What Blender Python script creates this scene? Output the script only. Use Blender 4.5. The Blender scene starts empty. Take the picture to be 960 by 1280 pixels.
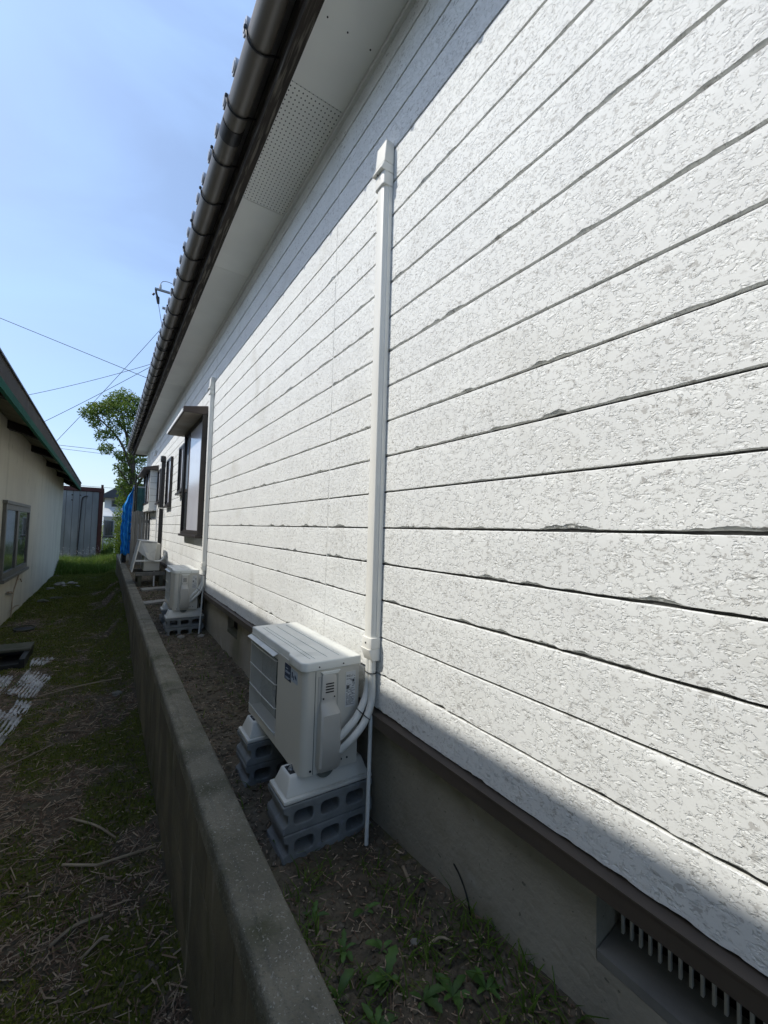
import bpy, bmesh, math, random
import numpy as np
from mathutils import Vector, Matrix
R = math.radians
rnd = random.Random(7)
SC = bpy.context.scene
COL = SC.collection

# ------------------------------------------------------------------ camera
def camera():
    yaw, pitch, roll, f = R(33.414), R(2.655), R(1.61), 525.0
    fw = Vector((math.sin(yaw)*math.cos(pitch), math.cos(yaw)*math.cos(pitch), math.sin(pitch)))
    r = Vector((math.cos(yaw), -math.sin(yaw), 0)); u = r.cross(fw)
    c, s = math.cos(roll), math.sin(roll)
    r2 = c*r + s*u; u2 = -s*r + c*u
    cam = bpy.data.cameras.new('camera'); o = bpy.data.objects.new('camera', cam); COL.objects.link(o)
    o.matrix_world = Matrix((r2, u2, -fw)).transposed().to_4x4()
    cam.sensor_fit = 'VERTICAL'; cam.sensor_height = 24.0; cam.lens = f/1280*24.0
    cam.clip_start = 0.02; cam.clip_end = 2000
    SC.camera = o
camera()
# ------------------------------------------------------------------ light
LD = Vector((1.0, -0.45, -1.21)).normalized()       # the way the sunlight travels
sun_el = math.asin(-LD.z); sun_az = math.atan2(-LD.x, -LD.y)
W = bpy.data.worlds.new('World'); SC.world = W; W.use_nodes = True
wn, wl = W.node_tree.nodes, W.node_tree.links
bg = wn['Background']
sky = wn.new('ShaderNodeTexSky'); sky.sky_type = 'NISHITA'; sky.sun_disc = False
sky.sun_elevation = sun_el; sky.sun_rotation = sun_az
sky.air_density = 1.0; sky.dust_density = 1.6; sky.ozone_density = 1.5
# thin high cloud veils, the same all round the sky
tc = wn.new('ShaderNodeTexCoord'); mp = wn.new('ShaderNodeMapping'); mp.inputs['Scale'].default_value = (1.0, 2.2, 3.0); mp.inputs['Rotation'].default_value = (.3, .2, .6)
ns = wn.new('ShaderNodeTexNoise'); ns.inputs['Scale'].default_value = 1.6; ns.inputs['Detail'].default_value = 6; ns.inputs['Distortion'].default_value = .5
rp = wn.new('ShaderNodeMapRange'); rp.inputs[1].default_value = .38; rp.inputs[2].default_value = .66; rp.inputs[3].default_value = .24; rp.inputs[4].default_value = .72
mxs = wn.new('ShaderNodeMix'); mxs.data_type = 'RGBA'; mxs.inputs[7].default_value = (2.65, 4.05, 6.7, 1)
wl.new(tc.outputs['Generated'], mp.inputs[0]); wl.new(mp.outputs[0], ns.inputs['Vector']); wl.new(ns.outputs['Fac'], rp.inputs[0])
wl.new(rp.outputs[0], mxs.inputs[0]); wl.new(sky.outputs[0], mxs.inputs[6]); wl.new(mxs.outputs[2], bg.inputs[0])
bg.inputs[1].default_value = 0.125
sl = bpy.data.lights.new('sun', 'SUN'); sl.energy = 2.3; sl.angle = R(0.6); sl.color = (1, .955, .87)
so = bpy.data.objects.new('sun', sl); COL.objects.link(so)
so.rotation_euler = LD.to_track_quat('-Z', 'Y').to_euler(); so.location = (-20, 10, 25)
SC.view_settings.view_transform = 'Standard'; SC.view_settings.look = 'None'
SC.view_settings.exposure = 0.68; SC.view_settings.gamma = 1.0; SC.view_settings.use_curve_mapping = False
SC.cycles.max_bounces = 8; SC.cycles.transparent_max_bounces = 8

# ------------------------------------------------------------------ materials
MATS = {}
def mat(name, c1, c2=None, scale=8.0, rough=.8, bump=None, metal=0.0, stretch=(1, 1, 1), dirt=None, rand=0.0, spec=.4, lo=.35, hi=.65, coat=0.0):
    """two-tone noise colour, optional second dirt layer (colour, scale, lo, hi), optional bump (scale, distance, strength)"""
    m = bpy.data.materials.new(name); m.use_nodes = True; n, l = m.node_tree.nodes, m.node_tree.links
    b = n['Principled BSDF']; b.inputs['Roughness'].default_value = rough; b.inputs['Metallic'].default_value = metal
    b.inputs['Specular IOR Level'].default_value = spec
    if coat: b.inputs['Coat Weight'].default_value = coat
    c2 = c2 or tuple(v*.85 for v in c1)
    t = n.new('ShaderNodeTexCoord'); mp = n.new('ShaderNodeMapping'); mp.inputs['Scale'].default_value = stretch
    crd = t.outputs['Object']
    if rand:
        ol = n.new('ShaderNodeObjectInfo'); av = n.new('ShaderNodeVectorMath'); av.operation = 'ADD'
        l.new(crd, av.inputs[0]); l.new(ol.outputs['Location'], av.inputs[1]); crd = av.outputs[0]
    l.new(crd, mp.inputs[0])
    def noise(sc, det=5, dist=.2, vec=None):
        q = n.new('ShaderNodeTexNoise'); q.inputs['Scale'].default_value = sc; q.inputs['Detail'].default_value = det; q.inputs['Distortion'].default_value = dist
        l.new(vec or mp.outputs[0], q.inputs['Vector']); return q.outputs['Fac']
    def rng(s, a, bb, c=0, d=1):
        q = n.new('ShaderNodeMapRange'); q.interpolation_type = 'SMOOTHSTEP'
        for i, v in ((1, a), (2, bb), (3, c), (4, d)): q.inputs[i].default_value = v
        l.new(s, q.inputs[0]); return q.outputs[0]
    def mix(f, a, bb):
        q = n.new('ShaderNodeMix'); q.data_type = 'RGBA'
        l.new(f, q.inputs[0])
        for i, v in ((6, a), (7, bb)):
            if isinstance(v, tuple): q.inputs[i].default_value = (*v[:3], 1)
            else: l.new(v, q.inputs[i])
        return q.outputs[2]
    col = mix(rng(noise(scale), lo, hi), tuple(c1), tuple(c2))
    for d in (dirt or []):
        vec = None
        if len(d) > 4:
            m2 = n.new('ShaderNodeMapping'); m2.inputs['Scale'].default_value = d[4]; l.new(crd, m2.inputs[0]); vec = m2.outputs[0]
        col = mix(rng(noise(d[1], 6, .4, vec), d[2], d[3]), col, tuple(d[0]))
    if rand:
        oi = n.new('ShaderNodeObjectInfo'); h = n.new('ShaderNodeHueSaturation')
        mr = n.new('ShaderNodeMapRange'); mr.inputs[3].default_value = 1-rand; mr.inputs[4].default_value = 1+rand
        l.new(oi.outputs['Random'], mr.inputs[0]); l.new(mr.outputs[0], h.inputs['Value']); l.new(col, h.inputs['Color']); col = h.outputs[0]
    l.new(col, b.inputs['Base Color'])
    if bump:
        bp = n.new('ShaderNodeBump'); bp.inputs['Distance'].default_value = bump[1]; bp.inputs['Strength'].default_value = bump[2]
        l.new(noise(bump[0], 6, .3), bp.inputs['Height']); l.new(bp.outputs[0], b.inputs['Normal'])
    MATS[name] = m
    return m

def siding_mat(name, dist):
    """white paint over a moulded stone-like face: flat islands with crisp rims, crinkled hollows, grey dirt specks"""
    m = mat(name, (.80, .81, .785), (.765, .775, .755), 5, .78, dirt=[((.66, .66, .62), 2.4, .56, .78)], spec=.3)
    n, l = m.node_tree.nodes, m.node_tree.links; b = n['Principled BSDF']; src = b.inputs['Base Color'].links[0].from_socket
    t = n.new('ShaderNodeTexCoord'); mp = n.new('ShaderNodeMapping'); mp.inputs['Scale'].default_value = (1, 1, 1.5); l.new(t.outputs['Object'], mp.inputs[0])
    def noise(sc, det, rough, dist):
        q = n.new('ShaderNodeTexNoise'); q.inputs['Scale'].default_value = sc; q.inputs['Detail'].default_value = det; q.inputs['Roughness'].default_value = rough; q.inputs['Distortion'].default_value = dist
        l.new(mp.outputs[0], q.inputs['Vector']); return q.outputs['Fac']
    def rng(s_, a_, b_, c_=0, d_=1):
        q = n.new('ShaderNodeMapRange'); q.interpolation_type = 'SMOOTHSTEP'
        for i, v in ((1, a_), (2, b_), (3, c_), (4, d_)): q.inputs[i].default_value = v
        l.new(s_, q.inputs[0]); return q.outputs[0]
    def mth(op, x, y):
        q = n.new('ShaderNodeMath'); q.operation = op
        for i, v in ((0, x), (1, y)):
            if isinstance(v, (int, float)): q.inputs[i].default_value = v
            else: l.new(v, q.inputs[i])
        return q.outputs[0]
    P = rng(noise(40, 4, .62, .5), .462, .486)
    C = rng(noise(92, 2, .5, .5), .30, .70)
    h = mth('ADD', P, mth('MULTIPLY', mth('MULTIPLY', C, .75), mth('SUBTRACT', 1.0, P)))
    bp = n.new('ShaderNodeBump'); bp.inputs['Distance'].default_value = dist; bp.inputs['Strength'].default_value = 1.0
    l.new(h, bp.inputs['Height']); l.new(bp.outputs[0], b.inputs['Normal'])
    # dirt specks sit in patches of their own
    sp = mth('MAXIMUM', mth('MULTIPLY', rng(noise(100, 3, .6, .4), .585, .65), rng(noise(9, 4, .6, 0), .40, .60)), mth('MULTIPLY', rng(noise(46, 4, .6, .5), .58, .63), rng(noise(5.5, 3, .5, 0), .40, .60)))
    mx = n.new('ShaderNodeMix'); mx.data_type = 'RGBA'; mx.inputs[7].default_value = (.40, .39, .365, 1)
    l.new(mth('MULTIPLY', sp, .7), mx.inputs[0]); l.new(src, mx.inputs[6]); l.new(mx.outputs[2], b.inputs['Base Color'])
    return m
M_SIDE = siding_mat('white_siding_paint', .0020); M_SIDEF = siding_mat('white_siding_paint_rough', .0020)
M_JOINT = mat('joint_sealant', (.07, .07, .068), (.05, .05, .05), 30, .9)
M_SOFFIT = mat('soffit_paint', (.80, .80, .75), (.76, .76, .715), 3, .7, bump=(120, .0006, .4), rand=.04)
M_TRIM = mat('white_trim', (.74, .745, .71), (.70, .705, .67), 6, .5)
M_FASC = mat('weathered_fascia_wood', (.014, .010, .007), (.030, .022, .015), 3, .75, stretch=(6, .7, 6), bump=(14, .004, .6), dirt=[((.14, .125, .10), 5, .50, .66, (14, .9, 14))])
M_GUT = mat('grey_brown_gutter', (.115, .105, .09), (.085, .078, .066), 2, .42, stretch=(4, .5, 4), spec=.6, dirt=[((.17, .16, .14), 3, .55, .8, (8, .6, 8))])
M_BLACK = mat('black_metal', (.012, .012, .013), (.02, .02, .02), 20, .45)
M_TILE = mat('glazed_roof_tile', (.36, .37, .39), (.29, .30, .32), 9, .28, spec=.7, rand=.15)
M_FOUND = mat('foundation_mortar', (.33, .31, .255), (.27, .255, .21), 3.5, .92, bump=(45, .006, .7), dirt=[((.13, .125, .07), 2.2, .55, .78), ((.38, .365, .32), 7, .6, .8), ((.14, .135, .11), 55, .66, .71), ((.20, .185, .14), 1.3, .5, .75, (1, 1, .5))])
def moss_band(m):
    # a green moss stain with a ragged lower edge where water drips from the flashing
    n, l = m.node_tree.nodes, m.node_tree.links; b = n['Principled BSDF']; src = b.inputs['Base Color'].links[0].from_socket
    t = n.new('ShaderNodeTexCoord'); sp = n.new('ShaderNodeSeparateXYZ'); l.new(t.outputs['Object'], sp.inputs[0])
    q = n.new('ShaderNodeTexNoise'); q.inputs['Scale'].default_value = 7; q.inputs['Detail'].default_value = 5; l.new(t.outputs['Object'], q.inputs['Vector'])
    a = n.new('ShaderNodeMath'); a.operation = 'MULTIPLY_ADD'; a.inputs[1].default_value = .16; l.new(q.outputs['Fac'], a.inputs[0]); l.new(sp.outputs['Z'], a.inputs[2])
    r = n.new('ShaderNodeMapRange'); r.interpolation_type = 'SMOOTHSTEP'; r.inputs[1].default_value = .40; r.inputs[2].default_value = .475; r.inputs[4].default_value = .8; l.new(a.outputs[0], r.inputs[0])
    mx = n.new('ShaderNodeMix'); mx.data_type = 'RGBA'; mx.inputs[7].default_value = (.10, .098, .040, 1); l.new(r.outputs[0], mx.inputs[0]); l.new(src, mx.inputs[6]); l.new(mx.outputs[2], b.inputs['Base Color'])
moss_band(M_FOUND)
M_FLASH = mat('brown_flashing', (.080, .064, .050), (.066, .053, .042), 4, .5, dirt=[((.11, .09, .065), 5, .6, .8)])
M_DARK = mat('vent_shade', (.012, .012, .011), (.018, .017, .015), 5, .95)
M_FRAME = mat('bronze_window_frame', (.028, .022, .019), (.035, .028, .024), 6, .4)
M_BROWN = mat('brown_awning_metal', (.075, .055, .045), (.06, .046, .038), 6, .45)
M_AWNU = mat('awning_soffit', (.30, .275, .22), (.22, .19, .14), 4, .6)
M_CURT = mat('pale_curtain_glass', (.64, .64, .68), (.60, .60, .65), 2, .12, spec=.6)
M_GLASS = mat('dark_reflecting_glass', (.055, .065, .07), (.07, .08, .085), 2, .03, spec=.9)
M_SKYGL = mat('sky_reflection_glass', (.36, .43, .52), (.32, .39, .48), 2, .05, spec=.8)  # pale blue sky reflection put into the base colour of the pane
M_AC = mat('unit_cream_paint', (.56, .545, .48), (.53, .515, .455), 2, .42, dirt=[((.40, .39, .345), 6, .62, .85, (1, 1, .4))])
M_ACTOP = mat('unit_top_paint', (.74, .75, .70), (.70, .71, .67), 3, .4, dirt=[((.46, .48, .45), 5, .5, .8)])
M_WIRE = mat('guard_wire', (.60, .60, .56), (.56, .56, .52), 9, .4)
M_FIN = mat('heat_fins', (.16, .175, .155), (.12, .135, .12), 30, .5)
M_VALVE = mat('valve_cover_plastic', (.46, .45, .41), (.44, .43, .39), 4, .35)
M_BASE = mat('base_plastic', (.62, .61, .55), (.58, .57, .515), 6, .5, dirt=[((.42, .42, .38), 9, .6, .8)])
M_STEEL = mat('galvanised_steel', (.45, .46, .46), (.25, .25, .25), 40, .35, metal=.8)
M_BLOCK = mat('blue_grey_block', (.215, .23, .225), (.175, .185, .18), 14, .95, bump=(160, .003, .7), rand=.1, dirt=[((.22, .235, .25), 40, .58, .7)])
M_DUCT = mat('ivory_duct', (.80, .79, .73), (.77, .76, .705), 3, .45)
M_TAPE = mat('ivory_pipe_tape', (.70, .70, .655), (.64, .64, .6), 6, .5, bump=(25, .001, .3))
M_SCREEN = mat('navy_sticker', (.012, .03, .075), (.012, .028, .07), 8, .35)
M_PALE = mat('pale_sticker', (.40, .47, .54), (.38, .45, .52), 8, .4)
M_LABEL = mat('rating_label', (.60, .61, .60), (.57, .58, .57), 8, .45)
M_INK = mat('label_ink', (.06, .065, .07), (.10, .11, .11), 90, .6)
M_WALL = mat('garden_block_face', (.155, .135, .090), (.10, .09, .06), 4, .95, bump=(70, .005, .6), stretch=(1, 1, .5), rand=.10, dirt=[((.07, .075, .03), 3, .5, .72), ((.25, .23, .19), 5, .60, .74, (2, 2.5, .3))])
M_COPE = mat('coping_concrete', (.20, .185, .14), (.135, .126, .095), 7, .95, bump=(90, .009, 1.0), rand=.08, dirt=[((.075, .078, .045), 4, .52, .75), ((.13, .125, .095), 16, .50, .72), ((.31, .30, .26), 130, .60, .68), ((.10, .095, .075), 150, .62, .70)])
M_LWALL = mat('cream_stucco', (.52, .495, .39), (.48, .455, .36), 1.6, .85, bump=(60, .002, .4), stretch=(1, 1, .4), dirt=[((.34, .32, .24), 1.6, .55, .8, (1, 2.5, .2)), ((.30, .30, .22), 5, .62, .75)])
M_RAFT = mat('dark_rafter_wood', (.018, .014, .011), (.03, .024, .018), 6, .85)
M_EAVB = mat('eave_board', (.20, .19, .13), (.15, .14, .095), 5, .85)
M_FGREY = mat('grey_brown_fascia', (.085, .074, .058), (.07, .06, .048), 3, .8, spec=.15, dirt=[((.14, .125, .10), 4, .6, .8)])
M_GREEN = mat('dark_green_metal', (.008, .085, .046), (.006, .068, .038), 4, .75, spec=.15)
M_ROOFM = mat('roof_sheet', (.16, .17, .17), (.13, .14, .14), 4, .5)
M_ALU = mat('grey_window_frame', (.13, .128, .105), (.11, .108, .09), 6, .5)
M_FROST = mat('dim_glass', (.09, .11, .115), (.05, .06, .058), 2.2, .08, spec=.8)
M_SHEDP = mat('galvanised_panel', (.25, .265, .275), (.19, .205, .215), 2.5, .6, stretch=(1, 1, .3), rand=.12, dirt=[((.30, .25, .2), 3, .66, .85, (2, 2, .4))])
M_RUST = mat('dark_red_steel', (.075, .022, .018), (.055, .018, .015), 5, .6)
M_BOARD = mat('weathered_grey_board', (.25, .24, .215), (.19, .18, .16), 6, .9, stretch=(6, 6, .5), rand=.28, bump=(20, .003, .5))
M_TARP = mat('blue_tarp', (.014, .28, .74), (.012, .24, .66), 5, .45, bump=(22, .01, .4))
M_POLE = mat('galvanised_pole', (.27, .28, .285), (.22, .225, .23), 8, .5)
M_CORR = mat('weathered_corrugated', (.56, .56, .55), (.34, .34, .33), 7, .6, dirt=[((.09, .085, .05), 6, .6, .72)], rand=.1)
M_STICK = mat('dry_stalk', (.36, .29, .20), (.25, .195, .13), 5, .85, rand=.3)
M_STONE = mat('pale_stone', (.34, .32, .28), (.22, .21, .18), 10, .9, rand=.15)
M_CONC = mat('old_concrete', (.10, .10, .075), (.075, .078, .05), 8, .95, bump=(60, .005, .6))
M_RUBBER = mat('black_plastic', (.012, .012, .012), (.02, .02, .018), 9, .5)
M_LEAF = mat('weed_leaf', (.060, .125, .020), (.040, .088, .015), 30, .6, rand=.25)
M_BARK = mat('tree_bark', (.09, .07, .05), (.055, .045, .035), 12, .9, bump=(30, .02, .6))
M_HOUSEW = mat('far_white_wall', (.56, .57, .56), (.50, .51, .50), 2, .8)
M_HROOF = mat('far_dark_roof', (.055, .06, .07), (.045, .05, .055), 3, .6)
M_CONDUIT = mat('grey_pvc', (.48, .48, .455), (.43, .43, .41), 4, .5)
M_CONDUIT2 = mat('grey_sill_mortar', (.19, .19, .175), (.155, .155, .145), 6, .9, bump=(50, .003, .4))
M_SHADE = mat('aluminium_shade_sheet', (.52, .53, .52), (.40, .41, .40), 3, .4, metal=.0, dirt=[((.26, .25, .22), 4, .55, .8)])

def leafmat(name, cols, rough=.6, trans=.25, attr='tint'):
    m = bpy.data.materials.new(name); m.use_nodes = True; n, l = m.node_tree.nodes, m.node_tree.links
    b = n['Principled BSDF']; b.inputs['Roughness'].default_value = rough; b.inputs['Specular IOR Level'].default_value = .3
    at = n.new('ShaderNodeAttribute'); at.attribute_name = attr
    rp = n.new('ShaderNodeValToRGB'); e = rp.color_ramp.elements
    e[0].position, e[-1].position = 0, 1; e[0].color = (*cols[0], 1); e[-1].color = (*cols[-1], 1)
    for i, c in enumerate(cols[1:-1]):
        q = e.new((i+1)/(len(cols)-1)); q.color = (*c, 1)
    l.new(at.outputs['Fac'], rp.inputs[0]); l.new(rp.outputs[0], b.inputs['Base Color'])
    if trans:
        tr = n.new('ShaderNodeBsdfTranslucent'); ms = n.new('ShaderNodeMixShader'); ms.inputs[0].default_value = trans
        l.new(rp.outputs[0], tr.inputs[0]); l.new(b.outputs[0], ms.inputs[1]); l.new(tr.outputs[0], ms.inputs[2]); l.new(ms.outputs[0], n['Material Output'].inputs[0])
    MATS[name] = m; return m
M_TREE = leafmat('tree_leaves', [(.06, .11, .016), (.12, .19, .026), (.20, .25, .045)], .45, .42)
M_GRASS = leafmat('grass_blades', [(.06, .11, .014), (.105, .18, .022), (.20, .24, .06)], .7, .4)
M_MOSS = leafmat('moss_tufts', [(.062, .085, .010), (.105, .125, .014), (.17, .175, .024)], .9, 0)
M_STRAW = leafmat('straw_pieces', [(.12, .075, .048), (.26, .18, .12), (.46, .36, .25)], .9, 0)
M_FLOWER = mat('white_flower', (.7, .7, .66), (.6, .6, .55), 30, .7)

def soil_mat():
    m = mat('soil', (.125, .103, .070), (.080, .067, .045), 9, .97, bump=(38, .02, .8), dirt=[((.18, .155, .115), 30, .60, .72)])
    n, l = m.node_tree.nodes, m.node_tree.links
    b = n['Principled BSDF']; src = b.inputs['Base Color'].links[0].from_socket
    at = n.new('ShaderNodeAttribute'); at.attribute_name = 'moss'
    mx = n.new('ShaderNodeMix'); mx.data_type = 'RGBA'; mx.inputs[7].default_value = (.080, .083, .018, 1)
    l.new(at.outputs['Fac'], mx.inputs[0]); l.new(src, mx.inputs[6]); l.new(mx.outputs[2], b.inputs['Base Color'])
    return m
M_SOIL = soil_mat()

def vent_mat():
    """painted board with rows of small punched holes (flat print of holes far too small to model)"""
    m = mat('perforated_soffit_paint', (.80, .80, .75), (.76, .76, .715), 3, .7)
    n, l = m.node_tree.nodes, m.node_tree.links; b = n['Principled BSDF']; src = b.inputs['Base Color'].links[0].from_socket
    t = n.new('ShaderNodeTexCoord'); vm = n.new('ShaderNodeVectorMath'); vm.operation = 'MULTIPLY'; vm.inputs[1].default_value = (44, 36, 0)
    fr = n.new('ShaderNodeVectorMath'); fr.operation = 'FRACTION'; sb = n.new('ShaderNodeVectorMath'); sb.operation = 'SUBTRACT'; sb.inputs[1].default_value = (.5, .5, 0)
    ln = n.new('ShaderNodeVectorMath'); ln.operation = 'LENGTH'; lt = n.new('ShaderNodeMath'); lt.operation = 'LESS_THAN'; lt.inputs[1].default_value = .17
    l.new(t.outputs['Object'], vm.inputs[0]); l.new(vm.outputs[0], fr.inputs[0]); l.new(fr.outputs[0], sb.inputs[0]); l.new(sb.outputs[0], ln.inputs[0]); l.new(ln.outputs['Value'], lt.inputs[0])
    mx = n.new('ShaderNodeMix'); mx.data_type = 'RGBA'; mx.inputs[7].default_value = (.06, .06, .055, 1)
    l.new(lt.outputs[0], mx.inputs[0]); l.new(src, mx.inputs[6]); l.new(mx.outputs[2], b.inputs['Base Color'])
    return m
M_VENT = vent_mat()
def panel_plastic():
    m = mat('green_translucent_panel', (.10, .22, .20), (.07, .17, .16), 6, .35)
    b = m.node_tree.nodes['Principled BSDF']; b.inputs['Alpha'].default_value = .72; return m
M_PLAST = panel_plastic()

# ------------------------------------------------------------------ geometry helpers
class MB:
    def __init__(s): s.v, s.f = [], []
    def add(s, vs, fs):
        o = len(s.v); s.v += [tuple(p) for p in vs]; s.f += [tuple(i+o for i in q) for q in fs]; return s
    def box(s, x0, x1, y0, y1, z0, z1, top=None):
        t = top or (0, 0)    # taper of the top
        a = [(x0, y0, z0), (x1, y0, z0), (x1, y1, z0), (x0, y1, z0), (x0+t[0], y0+t[1], z1), (x1-t[0], y0+t[1], z1), (x1-t[0], y1-t[1], z1), (x0+t[0], y1-t[1], z1)]
        return s.add(a, [(0, 3, 2, 1), (4, 5, 6, 7), (0, 1, 5, 4), (1, 2, 6, 5), (2, 3, 7, 6), (3, 0, 4, 7)])
    def hexa(s, a):          # eight corners, bottom ring then top ring
        return s.add(a, [(0, 3, 2, 1), (4, 5, 6, 7), (0, 1, 5, 4), (1, 2, 6, 5), (2, 3, 7, 6), (3, 0, 4, 7)])
    def prism(s, prof, axis, a, b):      # closed profile in the other two axes
        n = len(prof)
        def P(q, t): return {'x': (t, q[0], q[1]), 'y': (q[0], t, q[1]), 'z': (q[0], q[1], t)}[axis]
        vs = [P(q, a) for q in prof]+[P(q, b) for q in prof]
        fs = [(i, (i+1) % n, n+(i+1) % n, n+i) for i in range(n)]+[tuple(range(n))[::-1], tuple(range(n, 2*n))]
        return s.add(vs, fs)
    def tube(s, pts, r, seg=8, caps=True):
        pts = [Vector(p) for p in pts]; n = len(pts); rs = r if isinstance(r, (list, tuple)) else [r]*n
        vs, fs = [], []; ref = Vector((.13, .31, .94))
        for i, p in enumerate(pts):
            d = (pts[min(i+1, n-1)]-pts[max(i-1, 0)]).normalized()
            u = d.cross(ref)
            if u.length < .05: u = d.cross(Vector((1, 0, 0)))
            u.normalize(); w = d.cross(u)
            for k in range(seg):
                a = 2*math.pi*k/seg; vs.append(p+(u*math.cos(a)+w*math.sin(a))*rs[i])
        for i in range(n-1):
            for k in range(seg):
                fs.append((i*seg+k, i*seg+(k+1) % seg, (i+1)*seg+(k+1) % seg, (i+1)*seg+k))
        if caps: fs += [tuple(range(seg))[::-1], tuple(range((n-1)*seg, n*seg))]
        return s.add(vs, fs)
    def disc(s, c, n, r, h, seg=16):
        c = Vector(c); n = Vector(n).normalized(); return s.tube([c, c+n*h], r, seg)
    def build(s, name, m, parent=None, smooth=30, bevel=0, origin=None, seg=2):
        me = bpy.data.meshes.new(name)
        root = parent
        while root is not None and root.parent is not None: root = root.parent
        if root is not None: off = Vector(root.location)
        else:
            a = np.array(s.v); off = Vector(origin) if origin else Vector((float((a[:, 0].min()+a[:, 0].max())/2), float((a[:, 1].min()+a[:, 1].max())/2), float(a[:, 2].min())))
        me.from_pydata([(p[0]-off.x, p[1]-off.y, p[2]-off.z) for p in s.v], [], s.f)
        bm = bmesh.new(); bm.from_mesh(me); bmesh.ops.recalc_face_normals(bm, faces=bm.faces)
        if bevel:
            ed = [e for e in bm.edges if len(e.link_faces) == 2 and e.calc_face_angle(0) > R(40)]
            bmesh.ops.bevel(bm, geom=ed, offset=bevel, segments=seg, affect='EDGES', profile=.6, clamp_overlap=True)
        bm.to_mesh(me); bm.free()
        finish(me, smooth); me.materials.append(m)
        o = bpy.data.objects.new(name, me); COL.objects.link(o)
        if parent: o.parent = parent
        else: o.location = off
        return o
def finish(me, smooth):
    if smooth:
        me.polygons.foreach_set('use_smooth', np.ones(len(me.polygons), bool))
        me.set_sharp_from_angle(angle=R(smooth))
def tag(o, label=None, cat=None, group=None, kind=None):
    for k, v in (('label', label), ('category', cat), ('group', group), ('kind', kind)):
        if v: o[k] = v
    return o
def thing(name, label, cat, loc=(0, 0, 0), group=None):
    o = bpy.data.objects.new(name, None); COL.objects.link(o); o.location = loc; o.empty_display_size = .1
    return tag(o, label, cat, group)
def dup(o, loc=None, label=None, parent=None):
    c = o.copy(); COL.objects.link(c)
    if parent: c.parent = parent
    if loc is not None: c.location = loc
    if label: c['label'] = label
    for ch in list(o.children): dup(ch, parent=c)
    return c
def share(o, loc, parent=None, rot=None):
    c = bpy.data.objects.new(o.name, o.data); COL.objects.link(c); c.parent = parent if parent is not None else o.parent; c.location = loc
    if rot: c.rotation_euler = rot
    return c
def bigmesh(name, V, F, m, parent=None, smooth=True, attrs=None, nv=4):
    """arrays straight into a mesh; F rows all of nv corners; attrs = {name: per-vertex float}"""
    me = bpy.data.meshes.new(name); V = np.asarray(V, np.float32); F = np.asarray(F, np.int32)
    me.vertices.add(len(V)); me.vertices.foreach_set('co', V.ravel())
    me.loops.add(F.size); me.loops.foreach_set('vertex_index', F.ravel())
    me.polygons.add(len(F)); me.polygons.foreach_set('loop_start', np.arange(0, F.size, nv, dtype=np.int32)); 
    me.polygons.foreach_set('use_smooth', np.full(len(F), smooth))
    me.update(calc_edges=True)
    for k, a in (attrs or {}).items():
        q = me.attributes.new(k, 'FLOAT', 'POINT'); q.data.foreach_set('value', np.asarray(a, np.float32))
    me.materials.append(m)
    o = bpy.data.objects.new(name, me); COL.objects.link(o)
    if parent: o.parent = parent
    return o
_rs = np.random.RandomState(3); _perm = _rs.permutation(256); _perm = np.concatenate([_perm, _perm]); _ang = _rs.rand(256)*6.2832; _gx, _gy = np.cos(_ang), np.sin(_ang)
def pn(x, y, s=0):
    x = np.asarray(x, float)+s*17.31; y = np.asarray(y, float)+s*9.77
    xi = np.floor(x).astype(int); yi = np.floor(y).astype(int); xf, yf = x-xi, y-yi; xi &= 255; yi &= 255
    u = xf*xf*xf*(xf*(xf*6-15)+10); v = yf*yf*yf*(yf*(yf*6-15)+10)
    def g(a, b, dx, dy):
        h = _perm[_perm[(xi+a) & 255]+((yi+b) & 255)]; return _gx[h]*dx+_gy[h]*dy
    n0 = g(0, 0, xf, yf)*(1-u)+g(1, 0, xf-1, yf)*u; n1 = g(0, 1, xf, yf-1)*(1-u)+g(1, 1, xf-1, yf-1)*u
    return (n0*(1-v)+n1*v)*1.5
def fbm(x, y, o=4, s=0):
    t = 0; a = 1.0; n = 0
    for i in range(o): t = t+a*pn(x*2**i, y*2**i, s+i*3); n += a; a *= .5
    return t/n
def sstep(a, b, x): t = np.clip((x-a)/(b-a), 0, 1); return t*t*(3-2*t)
def gridfaces(nr, nc):
    i = np.arange(nr*nc).reshape(nr, nc)
    return np.stack([i[:-1, :-1], i[:-1, 1:], i[1:, 1:], i[1:, :-1]], -1).reshape(-1, 4)

# ------------------------------------------------------------------ terrain
def zleft(x, y):
    base = -1.91 + .04*fbm(x*.9, y*.9, 4, 2) + .018*fbm(x*5, y*5, 3, 5)
    m = np.exp(-((.36-x)/.25)**2)*(.30*sstep(5.0, 8.5, y)+.06)*(1-.6*sstep(13, 18, y))
    h = .10*np.exp(-((x+.92)/.28)**2-((y-15.4)/1.1)**2) + .07*np.exp(-((x+1.15)/.3)**2-((y-11.2)/1.2)**2)
    return base+m+h
def zright(x, y):
    b = np.interp(y, [-2, .4, 1.0, 1.55, 5.2, 9, 14, 30], [-1.12, -1.14, -1.205, -1.262, -1.203, -1.10, -1.05, -1.05])
    calm = 1-.85*(np.exp(-((y-1.65)/.35)**2)+np.exp(-((y-2.2)/.3)**2)+np.exp(-((y-5.5)/.6)**2))
    calm = np.clip(calm, .12, 1)
    return b + calm*(.022*fbm(x*6, y*6, 4, 7)+.010*fbm(x*22, y*22, 3, 4)) + .02*np.exp(-((1.02-x)/.06)**2)
XWALL = 17.6      # the garden wall and the raised strip end here
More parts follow.
